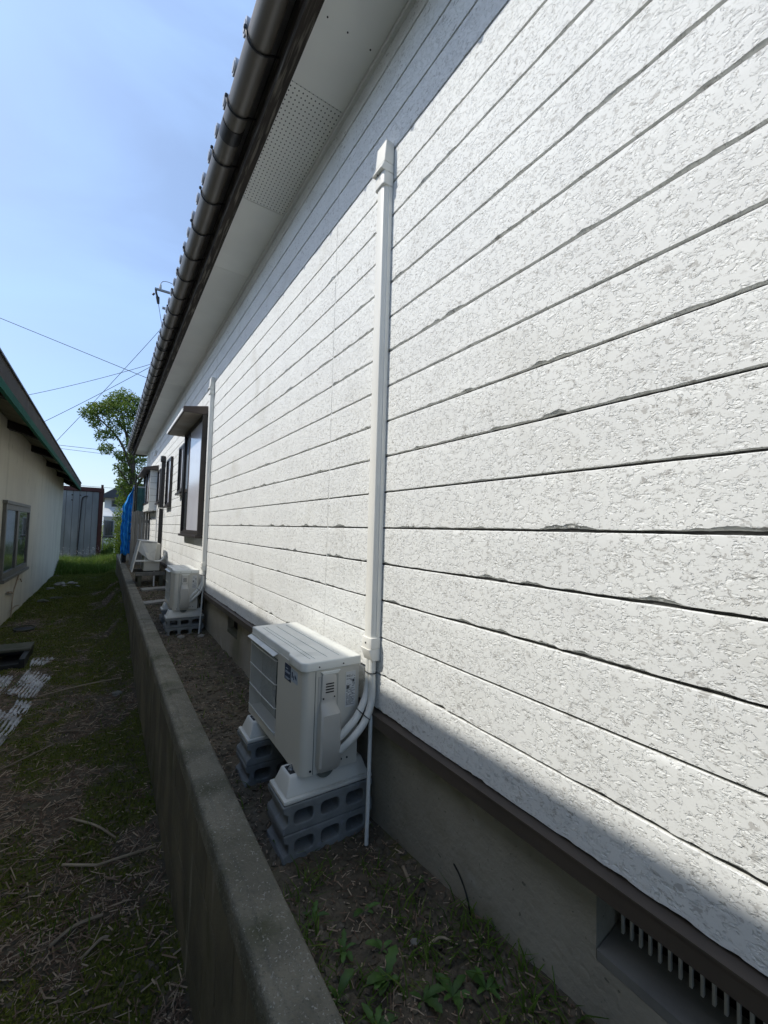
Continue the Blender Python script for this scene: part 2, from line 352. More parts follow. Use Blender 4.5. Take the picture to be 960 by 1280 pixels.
def ground_z(x, y):
    x = np.asarray(x, float); y = np.asarray(y, float)
    l = zleft(x, y); r = zright(x, y)
    k = sstep(.395, .445, x)
    endk = 1-sstep(XWALL-.2, XWALL+1.5, y)
    return l*(1-k*endk)+r*k*endk
def mossmask(x, y):
    n = fbm(x*1.1, y*1.1, 5, 11); n2 = fbm(x*4.2, y*4.2, 4, 13)
    left = sstep(-.20, .16, n+.45*n2+.24*sstep(6, 10, y)-.10*np.exp(-((y-6)/.9)**2))*(x < .42)
    right = .8*sstep(.08, .4, n2+.3*n)*(x >= .42)*(1-.6*sstep(1.3, 1.6, y))
    return left+right
def build_ground():
    xs = np.unique(np.concatenate([np.array([-400, -150, -60, -25, -12, -6, -3.5, -2.4]), np.linspace(-1.9, .36, 95), np.linspace(.385, .455, 8), np.linspace(.475, 1.06, 40), np.array([1.3, 2, 4, 9, 20, 60, 150, 400])]))
    ys = np.unique(np.concatenate([np.array([-400, -100, -30, -10, -4, -1.5]), np.linspace(-.6, 3.4, 170), np.linspace(3.42, 10, 190), np.linspace(10.1, 26, 130), np.array([28, 32, 40, 60, 100, 200, 400])]))
    X, Y = np.meshgrid(xs, ys); Z = ground_z(X, Y)
    V = np.stack([X, Y, Z], -1).reshape(-1, 3)
    o = bigmesh('ground', V, gridfaces(len(ys), len(xs)), M_SOIL, attrs={'moss': mossmask(X, Y).ravel()})
    tag(o, 'dark mossy soil ground running between the two buildings', 'ground', kind='structure')
build_ground()

# ------------------------------------------------------------------ white house
XW = .975; HP = thing('house', 'long white single-storey house with horizontal siding filling the right side', 'house', (5.0, 6.5, -1.2))
HO = np.array([5.0, 6.5, -1.2]); ZB = -.742; PITCH = .1515; HEND = 15.0
ZS = 2.244
def relief(y, z):
    return .0006*fbm(y*5, z*7, 2, 37)
def siding():
    joints = [-1.0, 2.015, 5.045, 8.075, 11.105, 14.135, HEND]
    steps = [(.0036, .012), (.0055, .02), (.02, .025), (.04, .05), (.06, .075), (.1, .075)]
    nrow = int(math.ceil((ZS-ZB)/PITCH))
    clean = {2: .1, 6: .25, 9: .25, 13: .1, 15: .3, 16: .2, 17: .1, 18: .1}
    for r in range(nrow):
        za = ZB+r*PITCH; zb = min(za+PITCH, ZS+.02)
        amp = clean.get(r, .75+.35*rnd.random())
        for j in range(6):
            y0, y1 = joints[j]+.0022, joints[j+1]-.0022
            if j == 0: y0 = .12
            dy, dz = steps[j]
            ny = max(2, int((y1-y0)/dy)+1); ys = np.linspace(y0, y1, ny)
            # chipped lower edge: ragged arris, with a bevel of varying width
            rag = fbm(ys*5+r*7.3, ys*0+r*3.1, 3, 51); rag2 = fbm(ys*15, ys*0+r*1.7, 4, 57)
            chip = amp*(.5+1.3*sstep(-.15, .45, rag))
            e0 = .0016+.0036*chip*np.clip(rag2+.35, 0, 1)           # lift of the lower edge
            bev = .0012+.0085*chip*np.clip(.35+1.0*rag2, .04, 1.1)*sstep(-.55, .15, rag)    # height of the broken bevel
            top = zb-.0042-.0012*np.clip(fbm(ys*30, ys*0+r*5.5, 2, 61), 0, 1)
            nz = max(3, int((PITCH-.02)/dz)+1)
            rows = []
            rows.append((XW+.013, za+e0)); rows.append((XW+.0075*np.ones(ny), za+e0))
            for q, fr in enumerate((.25, .5, .75)):
                jx = fbm(ys*70+q*9, ys*0+r*2.3+q, 3, 91+q); jz = fbm(ys*55+q*5, ys*0+r*4.1+q, 2, 95+q)
                rows.append((XW+.0075*(1-fr)+np.clip(jx, -.8, .8)*np.minimum(bev*.28, .003), za+e0+bev*np.clip(fr+.22*jz, fr-.12, fr+.12)))
            zf0 = za+e0+bev
            for k in range(nz):
                t = k/(nz-1); zz = zf0+(top-.002-zf0)*t
                h = relief(ys, zz) if j < 2 else 0*ys
                edge = .0012*(t == 1)
                rows.append((XW-h+edge, zz))
            rows.append((XW+.003*np.ones(ny), top)); rows.append((XW+.013*np.ones(ny), top))
            V = np.stack([np.stack([np.broadcast_to(x, ny), ys, np.broadcast_to(z, ny)], -1) for x, z in rows])
            V = V.reshape(-1, 3)-HO
            F = gridfaces(len(rows), ny)
            # returns at both ends so a board is solid seen from the side
            bd = bigmesh('siding_board', V, F, M_SIDE if j < 2 else M_SIDEF, HP, smooth=j < 2)
            if j < 2: bd.data.set_sharp_from_angle(angle=R(32))
    MB().box(XW+.012, XW+.05, -1.0, HEND, ZB+.004, ZS+.3).build('wall_backing', M_JOINT, HP, smooth=0)
    # vertical sealant joints, nearly flush
    for yj in joints[1:-1]:
        MB().box(XW+.001, XW+.011, yj-.0035, yj+.0035, ZB+.004, ZS).build('joint_strip', M_TRIM, HP, smooth=0)
siding()
def house_shell():
    # rest of the building behind its siding
    m = MB(); m.box(XW+.05, 8.4, -1.0, HEND, -.78, 2.55); m.build('wall', M_TRIM, HP, smooth=0)
    # foundation with three recessed vents
    XF = 1.02
    vents = [(-.35, .578), (3.86, 4.22), (5.40, 5.70)]
    m = MB(); ys = [-1.0]+[t for v in vents for t in v]+[HEND]
    for i in range(0, len(ys), 2): m.box(XF, XF+.15, ys[i], ys[i+1], -1.75, -.775)
    for a, b in vents: m.box(XF, XF+.15, a, b, -1.75, -1.0)
    fd = m.build('foundation', M_FOUND, HP, smooth=0)
    for i, (a, b) in enumerate(vents):
        sill = MB().hexa([(XF-.001, a+.002, -.998), (XF+.10, a+.002, -.998), (XF+.10, b-.002, -.998), (XF-.001, b-.002, -.998), (XF-.001, a+.002, -.975), (XF+.10, a+.002, -.955), (XF+.10, b-.002, -.955), (XF-.001, b-.002, -.975)])
        v = sill.build('foundation_vent', M_CONC if i else M_CONDUIT2, HP, smooth=0)
        MB().box(XF+.132, XF+.148, a, b, -.99, -.78).build('shade_panel', M_DARK, v, smooth=0)  # near-black panel stands in for the shade behind the vent
        if i == 0:
            y = b-.022; first = None
            while y > a:
                if first is None: first = MB().box(XF+.075, XF+.085, y-.0032, y+.0032, -.962, -.776).build('vent_bar', M_CONDUIT, v, smooth=0, bevel=.0015); y00 = y
                else: share(first, (0, y-y00, 0))
                y -= .0205
        else:
            y = b-.03; first = None
            while y > a+.01:
                if first is None: first = MB().box(XF+.055, XF+.068, y-.006, y+.006, -.962, -.776).build('vent_bar', M_RAFT, v, smooth=0); y00 = y
                else: share(first, (0, y-y00, 0))
                y -= .05
    # flashing: ledge sloping out, then a vertical face
    pr = [(1.0, -.7425), (.968, -.7465), (.953, -.752), (.953, -.758), (.956, -.760), (.956, -.800), (.962, -.803), (1.03, -.803), (1.03, -.775)]
    for y0, y1 in ((-1.0, 2.9), (2.904, 6.9), (6.904, 10.9), (10.904, HEND)):
        MB().prism(pr, 'y', y0, y1).build('base_flashing', M_FLASH, HP, smooth=25)
    # soffit panels
    first = None
    ye = -.755
    while ye < 15.4:
        y1 = min(ye+.905, 15.55)
        vent = abs(ye-1.96) < .05
        if vent: MB().box(.657, .985, ye+.002, y1-.002, ZS, ZS+.012).build('perforated_soffit_panel', M_VENT, HP, smooth=0, bevel=.001)
        elif y1-ye > .9:
            if first is None: first = MB().box(.657, .985, ye+.0015, y1-.0015, ZS, ZS+.012).build('soffit_panel', M_SOFFIT, HP, smooth=0, bevel=.001); yf = ye
            else: share(first, (0, ye-yf, 0))
        else: MB().box(.657, .985, ye+.002, y1, ZS, ZS+.012).build('soffit_panel', M_SOFFIT, HP, smooth=0)
        ye = y1
    MB().box(.956, .984, -1, HEND, ZS-.022, ZS-.001).build('soffit_trim', M_TRIM, HP, smooth=0, bevel=.003)
    # screws in the soffit
    m = MB()
    for y in (1.2, 1.62):
        m.disc((.70, y, ZS-.002), (0, 0, 1), .004, .003, 8); m.disc((.80, y, ZS-.002), (0, 0, 1), .004, .003, 8); m.disc((.92, y, ZS-.002), (0, 0, 1), .004, .003, 8)
    m.build('soffit_screw', M_BLACK, HP, smooth=0)
    MB().prism([(.598, 2.215), (.656, 2.215), (.656, 2.40), (.598, 2.385)], 'y', -1.5, 15.6).build('fascia_board', M_FASC, HP, smooth=0)
    MB().box(.657, .99, 15.55, 15.6, 2.215, 2.5).build('barge_board', M_FASC, HP, smooth=0)
    # gutter: a half-round trough
    cx, cz, rr = .503, 2.335, .058; out = [(cx-rr*math.cos(a), cz-rr*math.sin(a)) for a in np.linspace(0, math.pi, 13)]; inn = [(cx-(rr-.004)*math.cos(a), cz-(rr-.004)*math.sin(a)) for a in np.linspace(0, math.pi, 13)]
    lip = [(cx-rr-.003, cz), (cx-rr-.003, cz+.007), (cx-rr+.005, cz+.007)]
    g = MB().prism(lip[:1][::-1]+out[1:]+inn[::-1][:-1]+lip[::-1][:2], 'y', -1.5, 15.62).build('gutter', M_GUT, HP, smooth=40)
    for yc in (2.5, 6.1, 9.7, 13.3):
        o2 = [(cx-(rr+.004)*math.cos(a), cz-(rr+.004)*math.sin(a)) for a in np.linspace(-.12, math.pi, 14)]; i2 = [(cx-(rr+.0005)*math.cos(a), cz-(rr+.0005)*math.sin(a)) for a in np.linspace(-.12, math.pi, 14)]
        MB().prism(o2+i2[::-1], 'y', yc-.05, yc+.05).build('gutter_collar', M_BLACK, g, smooth=40)
    first = None; y = 1.2
    while y < 15.5:
        if first is None:
            pts = [(cx-rr-.012, y, cz+.022)]+[(cx-(rr+.007)*math.cos(a), y, cz-(rr+.007)*math.sin(a)) for a in np.linspace(-.1, 2.5, 10)]+[(cx+.06, y, cz-.035), (cx+.095, y, cz-.02), (cx+.097, y, cz-.055)]
            m = MB().tube(pts, .0055, 6); m.disc((cx-rr-.012, y-.006, cz+.022), (0, 1, 0), .009, .012, 8)
            first = m.build('gutter_bracket', M_BLACK, g, smooth=60); yb = y
        else: share(first, (0, y-yb, 0))
        y += .379
    # the dark downpipe of the far corner and its bracket
    MB().box(.905, .968, 9.80, 9.885, -1.12, 1.32).build('downpipe', M_BLACK, HP, smooth=0, bevel=.008)
    MB().box(.885, .970, 9.77, 9.905, 1.32, 1.44, ).build('downpipe_head', M_BLACK, HP, smooth=0, bevel=.008)
    # roof: deck, then the glazed eave tiles with their round ends
    pts = [(.47, 2.352), (4.7, 3.98), (4.7, 4.10), (.47, 2.40)]
    MB().prism(pts, 'y', -1.5, 15.6).prism([(8.95, 2.352), (4.702, 3.98), (4.702, 4.10), (8.95, 2.40)], 'y', -1.5, 15.6).build('roof', M_TILE, HP, smooth=0)
    first = None; y = .08
    sl = .40
    while y < 15.6:
        if first is None:
            m = MB(); n = 10
            for k in range(2):      # round barrel running up the slope, closed by a boss
                pass
            vs, fs = [], []
            for i in range(4):
                x = .458+i*.16; z0 = 2.405+(x-.458)*sl
                for a in np.linspace(0, 2*math.pi, 13)[:-1]: vs.append((x, y+.036*math.cos(a), z0+.036*math.sin(a)))
            for i in range(3):
                for k in range(12): fs.append((i*12+k, i*12+(k+1) % 12, (i+1)*12+(k+1) % 12, (i+1)*12+k))
            fs += [tuple(range(12)), tuple(range(36, 48))]
            m.add(vs, fs); m.disc((.441, y, 2.420), (1, 0, 0), .040, .018, 18); m.disc((.437, y, 2.420), (1, 0, 0), .026, .006, 16)
            m.hexa([(.475, y+.038, 2.385), (.94, y+.038, 2.385+.465*sl), (.94, y+.177, 2.385+.465*sl), (.475, y+.177, 2.385), (.475, y+.038, 2.400), (.94, y+.038, 2.40+.465*sl), (.94, y+.177, 2.40+.465*sl), (.475, y+.177, 2.400)])
            first = m.build('eave_tile', M_TILE, HP, smooth=40); yb = y
        else: share(first, (0, y-yb, 0))
        y += .2145
    # round vent hood high on the far wall
    MB().disc((XW-.05, 12.0, 1.82), (1, 0, 0), .07, .05, 18).build('vent_hood', M_TRIM, HP, smooth=40, bevel=.01)
house_shell()

def window(y0, y1, z0, z1, depth, panes, sill=True, fw=.035):
    """frame proud of the siding; panes = list of (t0, t1, z0frac, z1frac, material, recess)"""
    x = XW-depth; m = MB()
    m.box(x, XW+.005, y0, y0+fw, z0, z1); m.box(x, XW+.005, y1-fw, y1, z0, z1)
    m.box(x+.001, XW+.005, y0+fw, y1-fw, z0+.001, z0+fw); m.box(x+.001, XW+.005, y0+fw, y1-fw, z1-fw, z1-.001)
    f = m.build('window', M_FRAME, HP, smooth=0)
    for t0, t1, a, b, mt, rc in panes:
        ya, yb = y0+fw+(y1-y0-2*fw)*t0, y0+fw+(y1-y0-2*fw)*t1; za, zb = z0+fw+(z1-z0-2*fw)*a, z0+fw+(z1-z0-2*fw)*b
        MB().box(x+rc, x+rc+.004, ya, yb, za, zb).build('pane', mt, f, smooth=0)
        q = MB(); s = .022
        q.box(x+rc-.008, x+rc-.001, ya, ya+s, za, zb); q.box(x+rc-.008, x+rc-.001, yb-s, yb, za, zb)
        q.box(x+rc-.0075, x+rc-.0015, ya+s, yb-s, za, za+s); q.box(x+rc-.0075, x+rc-.0015, ya+s, yb-s, zb-s, zb)
        q.build('sash', M_FRAME, f, smooth=0)
    if sill: MB().box(x-.025, XW-.002, y0-.01, y1+.01, z0-.035, z0-.001).build('sill', M_FRAME, f, smooth=0, bevel=.004)
    return f
window(5.44, 6.85, -.11, 1.36, .06, [(0, .70, 0, 1, M_CURT, .014), (.66, 1, .42, 1, M_SKYGL, .036), (.66, 1, 0, .42, M_GLASS, .036)])
window(7.0, 7.50, .52, 1.26, .05, [(0, .52, 0, 1, M_CURT, .016), (.48, 1, 0, 1, M_GLASS, .03)])
window(8.55, 9.22, .37, 1.27, .045, [(0, .52, 0, 1, M_CURT, .014), (.48, 1, 0, 1, M_GLASS, .03)])
window(10.33, 10.95, .50, 1.24, .045, [(0, .52, 0, 1, M_CURT, .014), (.48, 1, 0, 1, M_GLASS, .03)])
def awning():
    y0, y1 = 5.45, 7.02
    m = MB().hexa([(.70, y0, 1.362), (XW-.002, y0, 1.365), (XW-.002, y1, 1.365), (.70, y1, 1.362), (.70, y0, 1.425), (XW-.002, y0, 1.475), (XW-.002, y1, 1.475), (.70, y1, 1.425)])
    a = m.build('awning', M_BROWN, HP, smooth=0, bevel=.004)
    MB().box(.715, XW-.004, y0+.015, y1-.015, 1.355, 1.361).build('awning_underside', M_AWNU, a, smooth=0)
    MB().box(.690, .6985, y0, y1, 1.362, 1.40).build('awning_front_trim', M_TRIM, a, smooth=0)
awning()
def bay():
    y0, y1, x0 = 11.3, 13.35, .815
    m = MB(); m.box(x0, XW-.002, y0, y0+.10, .40, 1.30); m.box(x0, XW-.002, y1-.1, y1, .40, 1.30); m.box(x0-.01, XW-.002, y0-.01, y1+.01, .34, .40); m.box(x0, XW-.002, y0+.1, y1-.1, .40, .52)
    b = m.build('bay_window', M_TRIM, HP, smooth=0)
    m = MB()
    for k in range(1, 6): m.box(x0+.004, XW-.006, y0-.004, y0-.0005, .40+k*.15, .405+k*.15)
    m.build('siding_line', M_FOUND, b, smooth=0)
    m = MB(); yy = [y0+.10, y0+.14, (y0+y1)/2-.03, (y0+y1)/2+.03, y1-.14, y1-.10]
    for a, c in ((0, 1), (2, 3), (4, 5)): m.box(x0-.012, x0+.05, yy[a], yy[c], .52, 1.30)
    m.box(x0-.011, x0+.05, yy[1], yy[2], .52, .56); m.box(x0-.011, x0+.05, yy[3], yy[4], .52, .56)
    m.build('bay_frame', M_FRAME, b, smooth=0)
    MB().box(x0+.02, x0+.024, yy[1], yy[2], .56, 1.30).build('pane', M_CURT, b, smooth=0)
    MB().box(x0+.02, x0+.024, yy[3], yy[4], .56, 1.30).build('pane', M_SKYGL, b, smooth=0)
    MB().hexa([(.66, y0-.10, 1.302), (XW-.003, y0-.10, 1.302), (XW-.003, y1+.1, 1.302), (.66, y1+.1, 1.302), (.66, y0-.10, 1.345), (XW-.003, y0-.10, 1.42), (XW-.003, y1+.1, 1.42), (.66, y1+.1, 1.345)]).build('bay_roof', M_BROWN, b, smooth=0, bevel=.004)
bay()

# ------------------------------------------------------------------ air-conditioner outdoor units
def make_unit(label):
    x0, x1, y0, y1, z0, z1 = .675, .925, 1.56, 2.27, -.967, -.558
    t = thing('outdoor_unit', label, 'air conditioner', (.80, 1.915, z0), 'white outdoor units along the house wall')
    rc = .028
    prof = [(x1, y0)]+[(x1, y1), (x0+.004, y1), (x0, y1-.004)]+[(x0+rc-rc*math.cos(a), y0+rc-rc*math.sin(a)) for a in np.linspace(0, math.pi/2, 8)]
    # casing: right-hand cabinet rounded at its front corner, open fan bay at the far side
    cab = [(x1, y0), (x1, 1.855), (x0, 1.855)]+[(x0+rc-rc*math.cos(a), y0+rc-rc*math.sin(a)) for a in np.linspace(0, math.pi/2, 8)]
    m = MB().prism(cab, 'z', z0, z1)
    m.box(.86, x1-.001, 1.856, y1, z0, z1)                       # coil side at the back
    m.box(x0, .86, y1-.012, y1-.0005, z0+.001, z1)               # far end
    m.box(x0, .859, 1.856, y1-.013, z0+.001, z0+.038); m.box(x0, .859, 1.856, y1-.013, z1-.032, z1)
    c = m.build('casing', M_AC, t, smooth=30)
    MB().box(.735, .745, 1.857, y1-.014, z0+.039, z1-.033).build('fan_bulkhead', M_FIN, t, smooth=0)
    # fan behind the guard
    cy, cz, fr = 2.06, (z0+z1)/2, .165; m = MB(); m.disc((.715, cy, cz), (1, 0, 0), .04, .02, 16)
    for k in range(3):
        a0 = k*2.094; vs = []
        for i, rr in enumerate((.035, .10, fr)):
            for d, xo in ((-.35, -.012), (.35, .012)):
                a = a0+d*(1+.2*i); vs += [(.722+xo, cy+rr*math.cos(a), cz+rr*math.sin(a)), (.725+xo, cy+rr*math.cos(a), cz+rr*math.sin(a))]
        fs = []
        for i in range(2):
            b = i*4; fs += [(b, b+2, b+6, b+4), (b+1, b+5, b+7, b+3), (b, b+4, b+5, b+1), (b+2, b+3, b+7, b+6)]
        m.add(vs, fs)
    m.build('fan', M_FIN, t, smooth=0)
    # guard: four horizontal wires and thin uprights
    m = MB()
    for k in range(4):
        z = z1-.042-k*.105; m.tube([(x0+.03, 1.857, z), (x0+.004, 1.864, z), (x0-.006, 1.872, z), (x0-.008, 2.07, z), (x0-.006, y1-.02, z), (x0+.006, y1-.006, z)], .0026, 6)
    g = m.build('fan_guard', M_WIRE, t, smooth=60)
    first = None
    for k in range(34):
        y = 1.868+k*.0116
        if first is None: first = MB().tube([(x0-.003, y, z0+.04), (x0-.003, y, z1-.034)], .0011, 4).build('guard_rod', M_WIRE, g, smooth=60); yb = y
        else: share(first, (0, y-yb, 0))
    # lid, stepped at the front, with pressed ribs
    lp = [(x1+.006, y0-.006), (x1+.006, y1+.006), (x0+.004, y1+.006), (x0+.004, 1.735), (x0-.010, 1.70)]+[(x0-.010+.03-.03*math.cos(a), y0-.006+.03-.03*math.sin(a)) for a in np.linspace(0, math.pi/2, 6)]
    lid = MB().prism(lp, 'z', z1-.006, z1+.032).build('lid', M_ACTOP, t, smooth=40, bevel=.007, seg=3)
    for xr in (.716, .735, .790, .845):
        MB().box(xr, xr+.0045, 1.60, 2.22, z1+.0305, z1+.0345).build('lid_rib', M_ACTOP, lid, smooth=0, bevel=.0015)
    MB().hexa([(x0-.020, 1.862, z1-.018), (x0+.004, 1.862, z1-.008), (x0+.004, y1+.004, z1-.008), (x0-.020, y1+.004, z1-.018), (x0-.020, 1.862, z1-.0155), (x0+.004, 1.862, z1-.0055), (x0+.004, y1+.004, z1-.0055), (x0-.020, y1+.004, z1-.0155)]).build('drip_visor', M_ACTOP, t, smooth=0)
    # handle ledge under the lid
    MB().prism([(.745, z1-.012), (.835, z1-.012), (.822, z1-.026), (.758, z1-.026)], 'y', y0-.008, y0+.002).build('handle', M_ACTOP, t, smooth=0, bevel=.003)
    # valve cover on the near end: slim top, flaring lower
    zt, zb = z1-.024, z0+.010
    m = MB(); sec = [(zt, .752, .812, .006), (zt-.012, .750, .814, .012), (zt-.10, .748, .814, .012), (zt-.115, .745, .816, .014), (zt-.15, .738, .828, .040), (zt-.24, .737, .832, .042), (zb-.004+.03, .735, .836, .040), (zb, .745, .83, .022)]
    vs, fs = [], []
    for z, a, b, d in sec:
        vs += [(a, y0+.001, z), (a+.003, y0-d*.8, z), (a+.010, y0-d, z), (b-.010, y0-d, z), (b-.003, y0-d*.8, z), (b, y0+.001, z)]
    for i in range(len(sec)-1):
        for k in range(5): fs.append((i*6+k, i*6+k+1, (i+1)*6+k+1, (i+1)*6+k))
    fs += [tuple(range(6)), tuple(range((len(sec)-1)*6, len(sec)*6))]
    vc = m.add(vs, fs).build('valve_cover', M_VALVE, t, smooth=35)
    first = None
    for k in range(4):
        z = zt-.036-k*.011
        if first is None: first = MB().box(.766, .802, y0-.0135, y0-.0118, z-.0022, z+.0022).build('slot', M_BLACK, vc, smooth=0); zk = z
        else: share(first, (0, 0, z-zk))
    m = MB()      # pressed border round the cover
    m.box(.738, .742, y0-.0025, y0+.0005, z0+.03, z1-.03); m.box(.824, .828, y0-.0025, y0+.0005, zt-.14, z1-.03); m.box(.742, .824, y0-.0025, y0+.0005, z1-.034, z1-.030)
    m.build('pressed_border', M_VALVE, t, smooth=0)
    # seam of the front cabinet
    MB().box(.7245, .7275, y0-.0008, y0+.001, z0+.002, z1-.008).build('seam', M_FIN, t, smooth=0)
    for q, rr in (((.757, zt-.092), .0035), ((.806, zt-.090), .0028), ((.715, z0+.017), .0045), ((.850, z0+.030), .005), ((.878, z0+.030), .004)):
        yy = y0-.0125 if q[1] > -.75 else y0-.0005
        MB().disc((q[0], yy+.001, q[1]), (0, -1, 0), rr, .003, 10).build('screw', M_BLACK, t, smooth=0)
    for xq in (.738, .846): MB().disc((xq, y0-.0055, z1+.010), (0, -1, 0), .003, .003, 8).build('screw', M_BLACK, t, smooth=0)
    # rating plate with its small print
    L = MB().box(.862, .908, y0-.0012, y0+.0004, z1-.175, z1-.03).build('rating_plate', M_LABEL, t, smooth=0)
    m = MB(); rr = random.Random(5)
    for k in range(26):
        z = z1-.040-k*.0050; x = .8655
        while x < .903:
            w = rr.uniform(.003, .010)
            if rr.random() < (.35 if k < 12 else .72): m.box(x, min(x+w, .905), y0-.0018, y0-.0012, z-.0010, z+.0013)
            x += w+.0018
    m.box(.866, .880, y0-.0018, y0-.0012, z1-.100, z1-.086); m.box(.893, .903, y0-.0018, y0-.0012, z1-.075, z1-.063)
    m.build('small_print', M_INK, L, smooth=0)
    # maker's sticker on the front: navy square with a lighter strip beside it
    S = MB().box(x0-.0012, x0+.0004, 1.694, 1.765, z1-.084, z1-.018).build('navy_sticker', M_SCREEN, t, smooth=0)
    m = MB()
    for z, a, b in ((z1-.036, 1.725, 1.752), (z1-.048, 1.703, 1.756), (z1-.053, 1.708, 1.756), (z1-.072, 1.703, 1.756), (z1-.077, 1.715, 1.756)): m.box(x0-.0018, x0-.0012, a, b, z-.0012, z+.0012)
    m.build('sticker_lettering', M_PALE, S, smooth=0)
    S = MB().box(x0-.0011, x0+.0004, 1.622, 1.6935, z1-.072, z1-.022).build('pale_sticker', M_PALE, t, smooth=0)
    m = MB(); m.box(x0-.0018, x0-.0011, 1.672, 1.682, z1-.058, z1-.034); m.box(x0-.0018, x0-.0011, 1.656, 1.663, z1-.062, z1-.046); m.hexa([(x0-.0018, 1.632, z1-.058), (x0-.0011, 1.632, z1-.058), (x0-.0011, 1.648, z1-.050), (x0-.0018, 1.648, z1-.050), (x0-.0018, 1.632, z1-.048), (x0-.0011, 1.632, z1-.048), (x0-.0011, 1.648, z1-.038), (x0-.0018, 1.648, z1-.038)])
    m.build('sticker_mark', M_SCREEN, S, smooth=0)
    # drain boss under the floor
    MB().prism([(.785+.036*math.cos(a), z0+.002+.030*math.sin(a)) for a in np.linspace(math.pi, 2*math.pi, 12)], 'y', y0+.006, y0+.09).build('drain_boss', M_FIN, t, smooth=40)
    return t
unit1 = make_unit('nearest outdoor unit, with navy sticker on its front, beside the tall ivory duct')
D2 = Vector((-.02, 3.60, .031))
unit2 = dup(unit1, unit1.location+D2, 'second outdoor unit down the passage, small and closed at its front, by the big window')
for ch in list(unit2.children):
    if ch.name.split('.')[0] in ('navy_sticker', 'pale_sticker'):
        for g in list(ch.children): bpy.data.objects.remove(g)
        bpy.data.objects.remove(ch)

def make_base(label):
    x0, x1, y0, y1, z0, z1 = .612, 1.003, 1.555, 1.73, -1.050, -.9675
    t = thing('support_base', label, 'support base', ((x0+x1)/2, (y0+y1)/2, z0), 'white plastic feet under the outdoor units')
    MB().box(x0, x1, y0, y1, z0, z0+.016).build('flange', M_BASE, t, smooth=30, bevel=.006)
    MB().box(x0+.012, x1-.012, y0+.012, y1-.012, z0+.015, z1, (.022, .026)).build('body', M_BASE, t, smooth=30, bevel=.009, seg=3)
    m = MB(); m.box(x0+.041, x1-.05, y0+.055, y0+.118, z1-.004, z1+.0012)
    ch = m.build('channel', M_BLACK, t, smooth=0)
    m = MB(); m.disc((x0+.058, y0+.087, z1), (0, 0, 1), .013, .004, 14); m.disc((x0+.058, y0+.087, z1+.004), (0, 0, 1), .009, .007, 6); m.disc((x0+.058, y0+.087, z1+.010), (0, 0, 1), .004, .008, 8)
    m.build('bolt', M_STEEL, ch, smooth=30)
    return t
base1 = make_base('white plastic foot on the grey blocks under the near end of the nearest outdoor unit')
base2 = dup(base1, base1.location+Vector((.012, .535, .0)), 'white plastic foot on the grey blocks under the far end of the nearest outdoor unit')
base3 = dup(base1, base1.location+D2, 'white plastic foot under the near end of the second outdoor unit')
base4 = dup(base1, base1.location+D2+Vector((.012, .535, 0)), 'white plastic foot under the far end of the second outdoor unit')
def make_cblock(label):
    """hollow concrete block lying flat: three holes through it, a groove along each end"""
    L, Wd, H = .392, .188, .1035
    def rr(cx, w, h, r=.016):
        out = []
        for sx, sz, a0 in ((1, 1, 0), (-1, 1, 90), (-1, -1, 180), (1, -1, 270)):
            for a in (0, 45, 90):
                out.append((cx+sx*(w/2-r)+r*math.cos(R(a0+a)), H/2+sz*(h/2-r)+r*math.sin(R(a0+a))))
        return out
    outer = [(-L/2, 0), (L/2, 0), (L/2, .024), (L/2-.02, .036), (L/2-.02, H-.036), (L/2, H-.024), (L/2, H), (-L/2, H), (-L/2, H-.024), (-L/2+.02, H-.036), (-L/2+.02, .036), (-L/2, .024)]
    loops = [outer]+[rr(c, .080, .052) for c in (-.112, 0, .112)]
    bm = bmesh.new(); ed = []
    for lp in loops:
        vs = [bm.verts.new((p[0], 0, p[1])) for p in lp]
        ed += [bm.edges.new((vs[i], vs[(i+1) % len(vs)])) for i in range(len(vs))]
    bmesh.ops.triangle_fill(bm, use_beauty=True, use_dissolve=False, edges=ed)
    fs = list(bm.faces); ex = bmesh.ops.extrude_face_region(bm, geom=fs)
    for v in [g for g in ex['geom'] if isinstance(g, bmesh.types.BMVert)]: v.co.y += Wd
    bmesh.ops.recalc_face_normals(bm, faces=bm.faces)
    ed = [e for e in bm.edges if len(e.link_faces) == 2 and e.calc_face_angle(0) > R(50)]
    bmesh.ops.bevel(bm, geom=ed, offset=.003, segments=1, affect='EDGES', clamp_overlap=True)
    me = bpy.data.meshes.new('concrete_block'); bm.to_mesh(me); bm.free(); finish(me, 30); me.materials.append(M_BLOCK)
    o = bpy.data.objects.new('concrete_block', me); COL.objects.link(o)
    return tag(o, label, 'concrete block', 'grey hollow blocks under the outdoor units')
cb = make_cblock('x')
k = 0
for (dx, dy, dz, who) in ((.806, 1.552, -1.262, 'nearest'), (.806+D2.x, 1.552+D2.y, -1.262+D2.z, 'second')):
    for end, oy in (('near', 0), ('far', .535)):
        for lev, oz in (('lower', 0), ('upper', .106)):
            o = cb if k == 0 else cb.copy()
            if k: COL.objects.link(o)
            k += 1
            o.location = (dx+(.012 if oy else 0)+rnd.uniform(-.003, .003), dy+oy+rnd.uniform(-.002, .002), dz+oz)
            o.rotation_euler = (0, 0, R(rnd.uniform(-.6, .6)))
            o['label'] = f'{lev} grey hollow concrete block under the {end} end of the {who} outdoor unit'

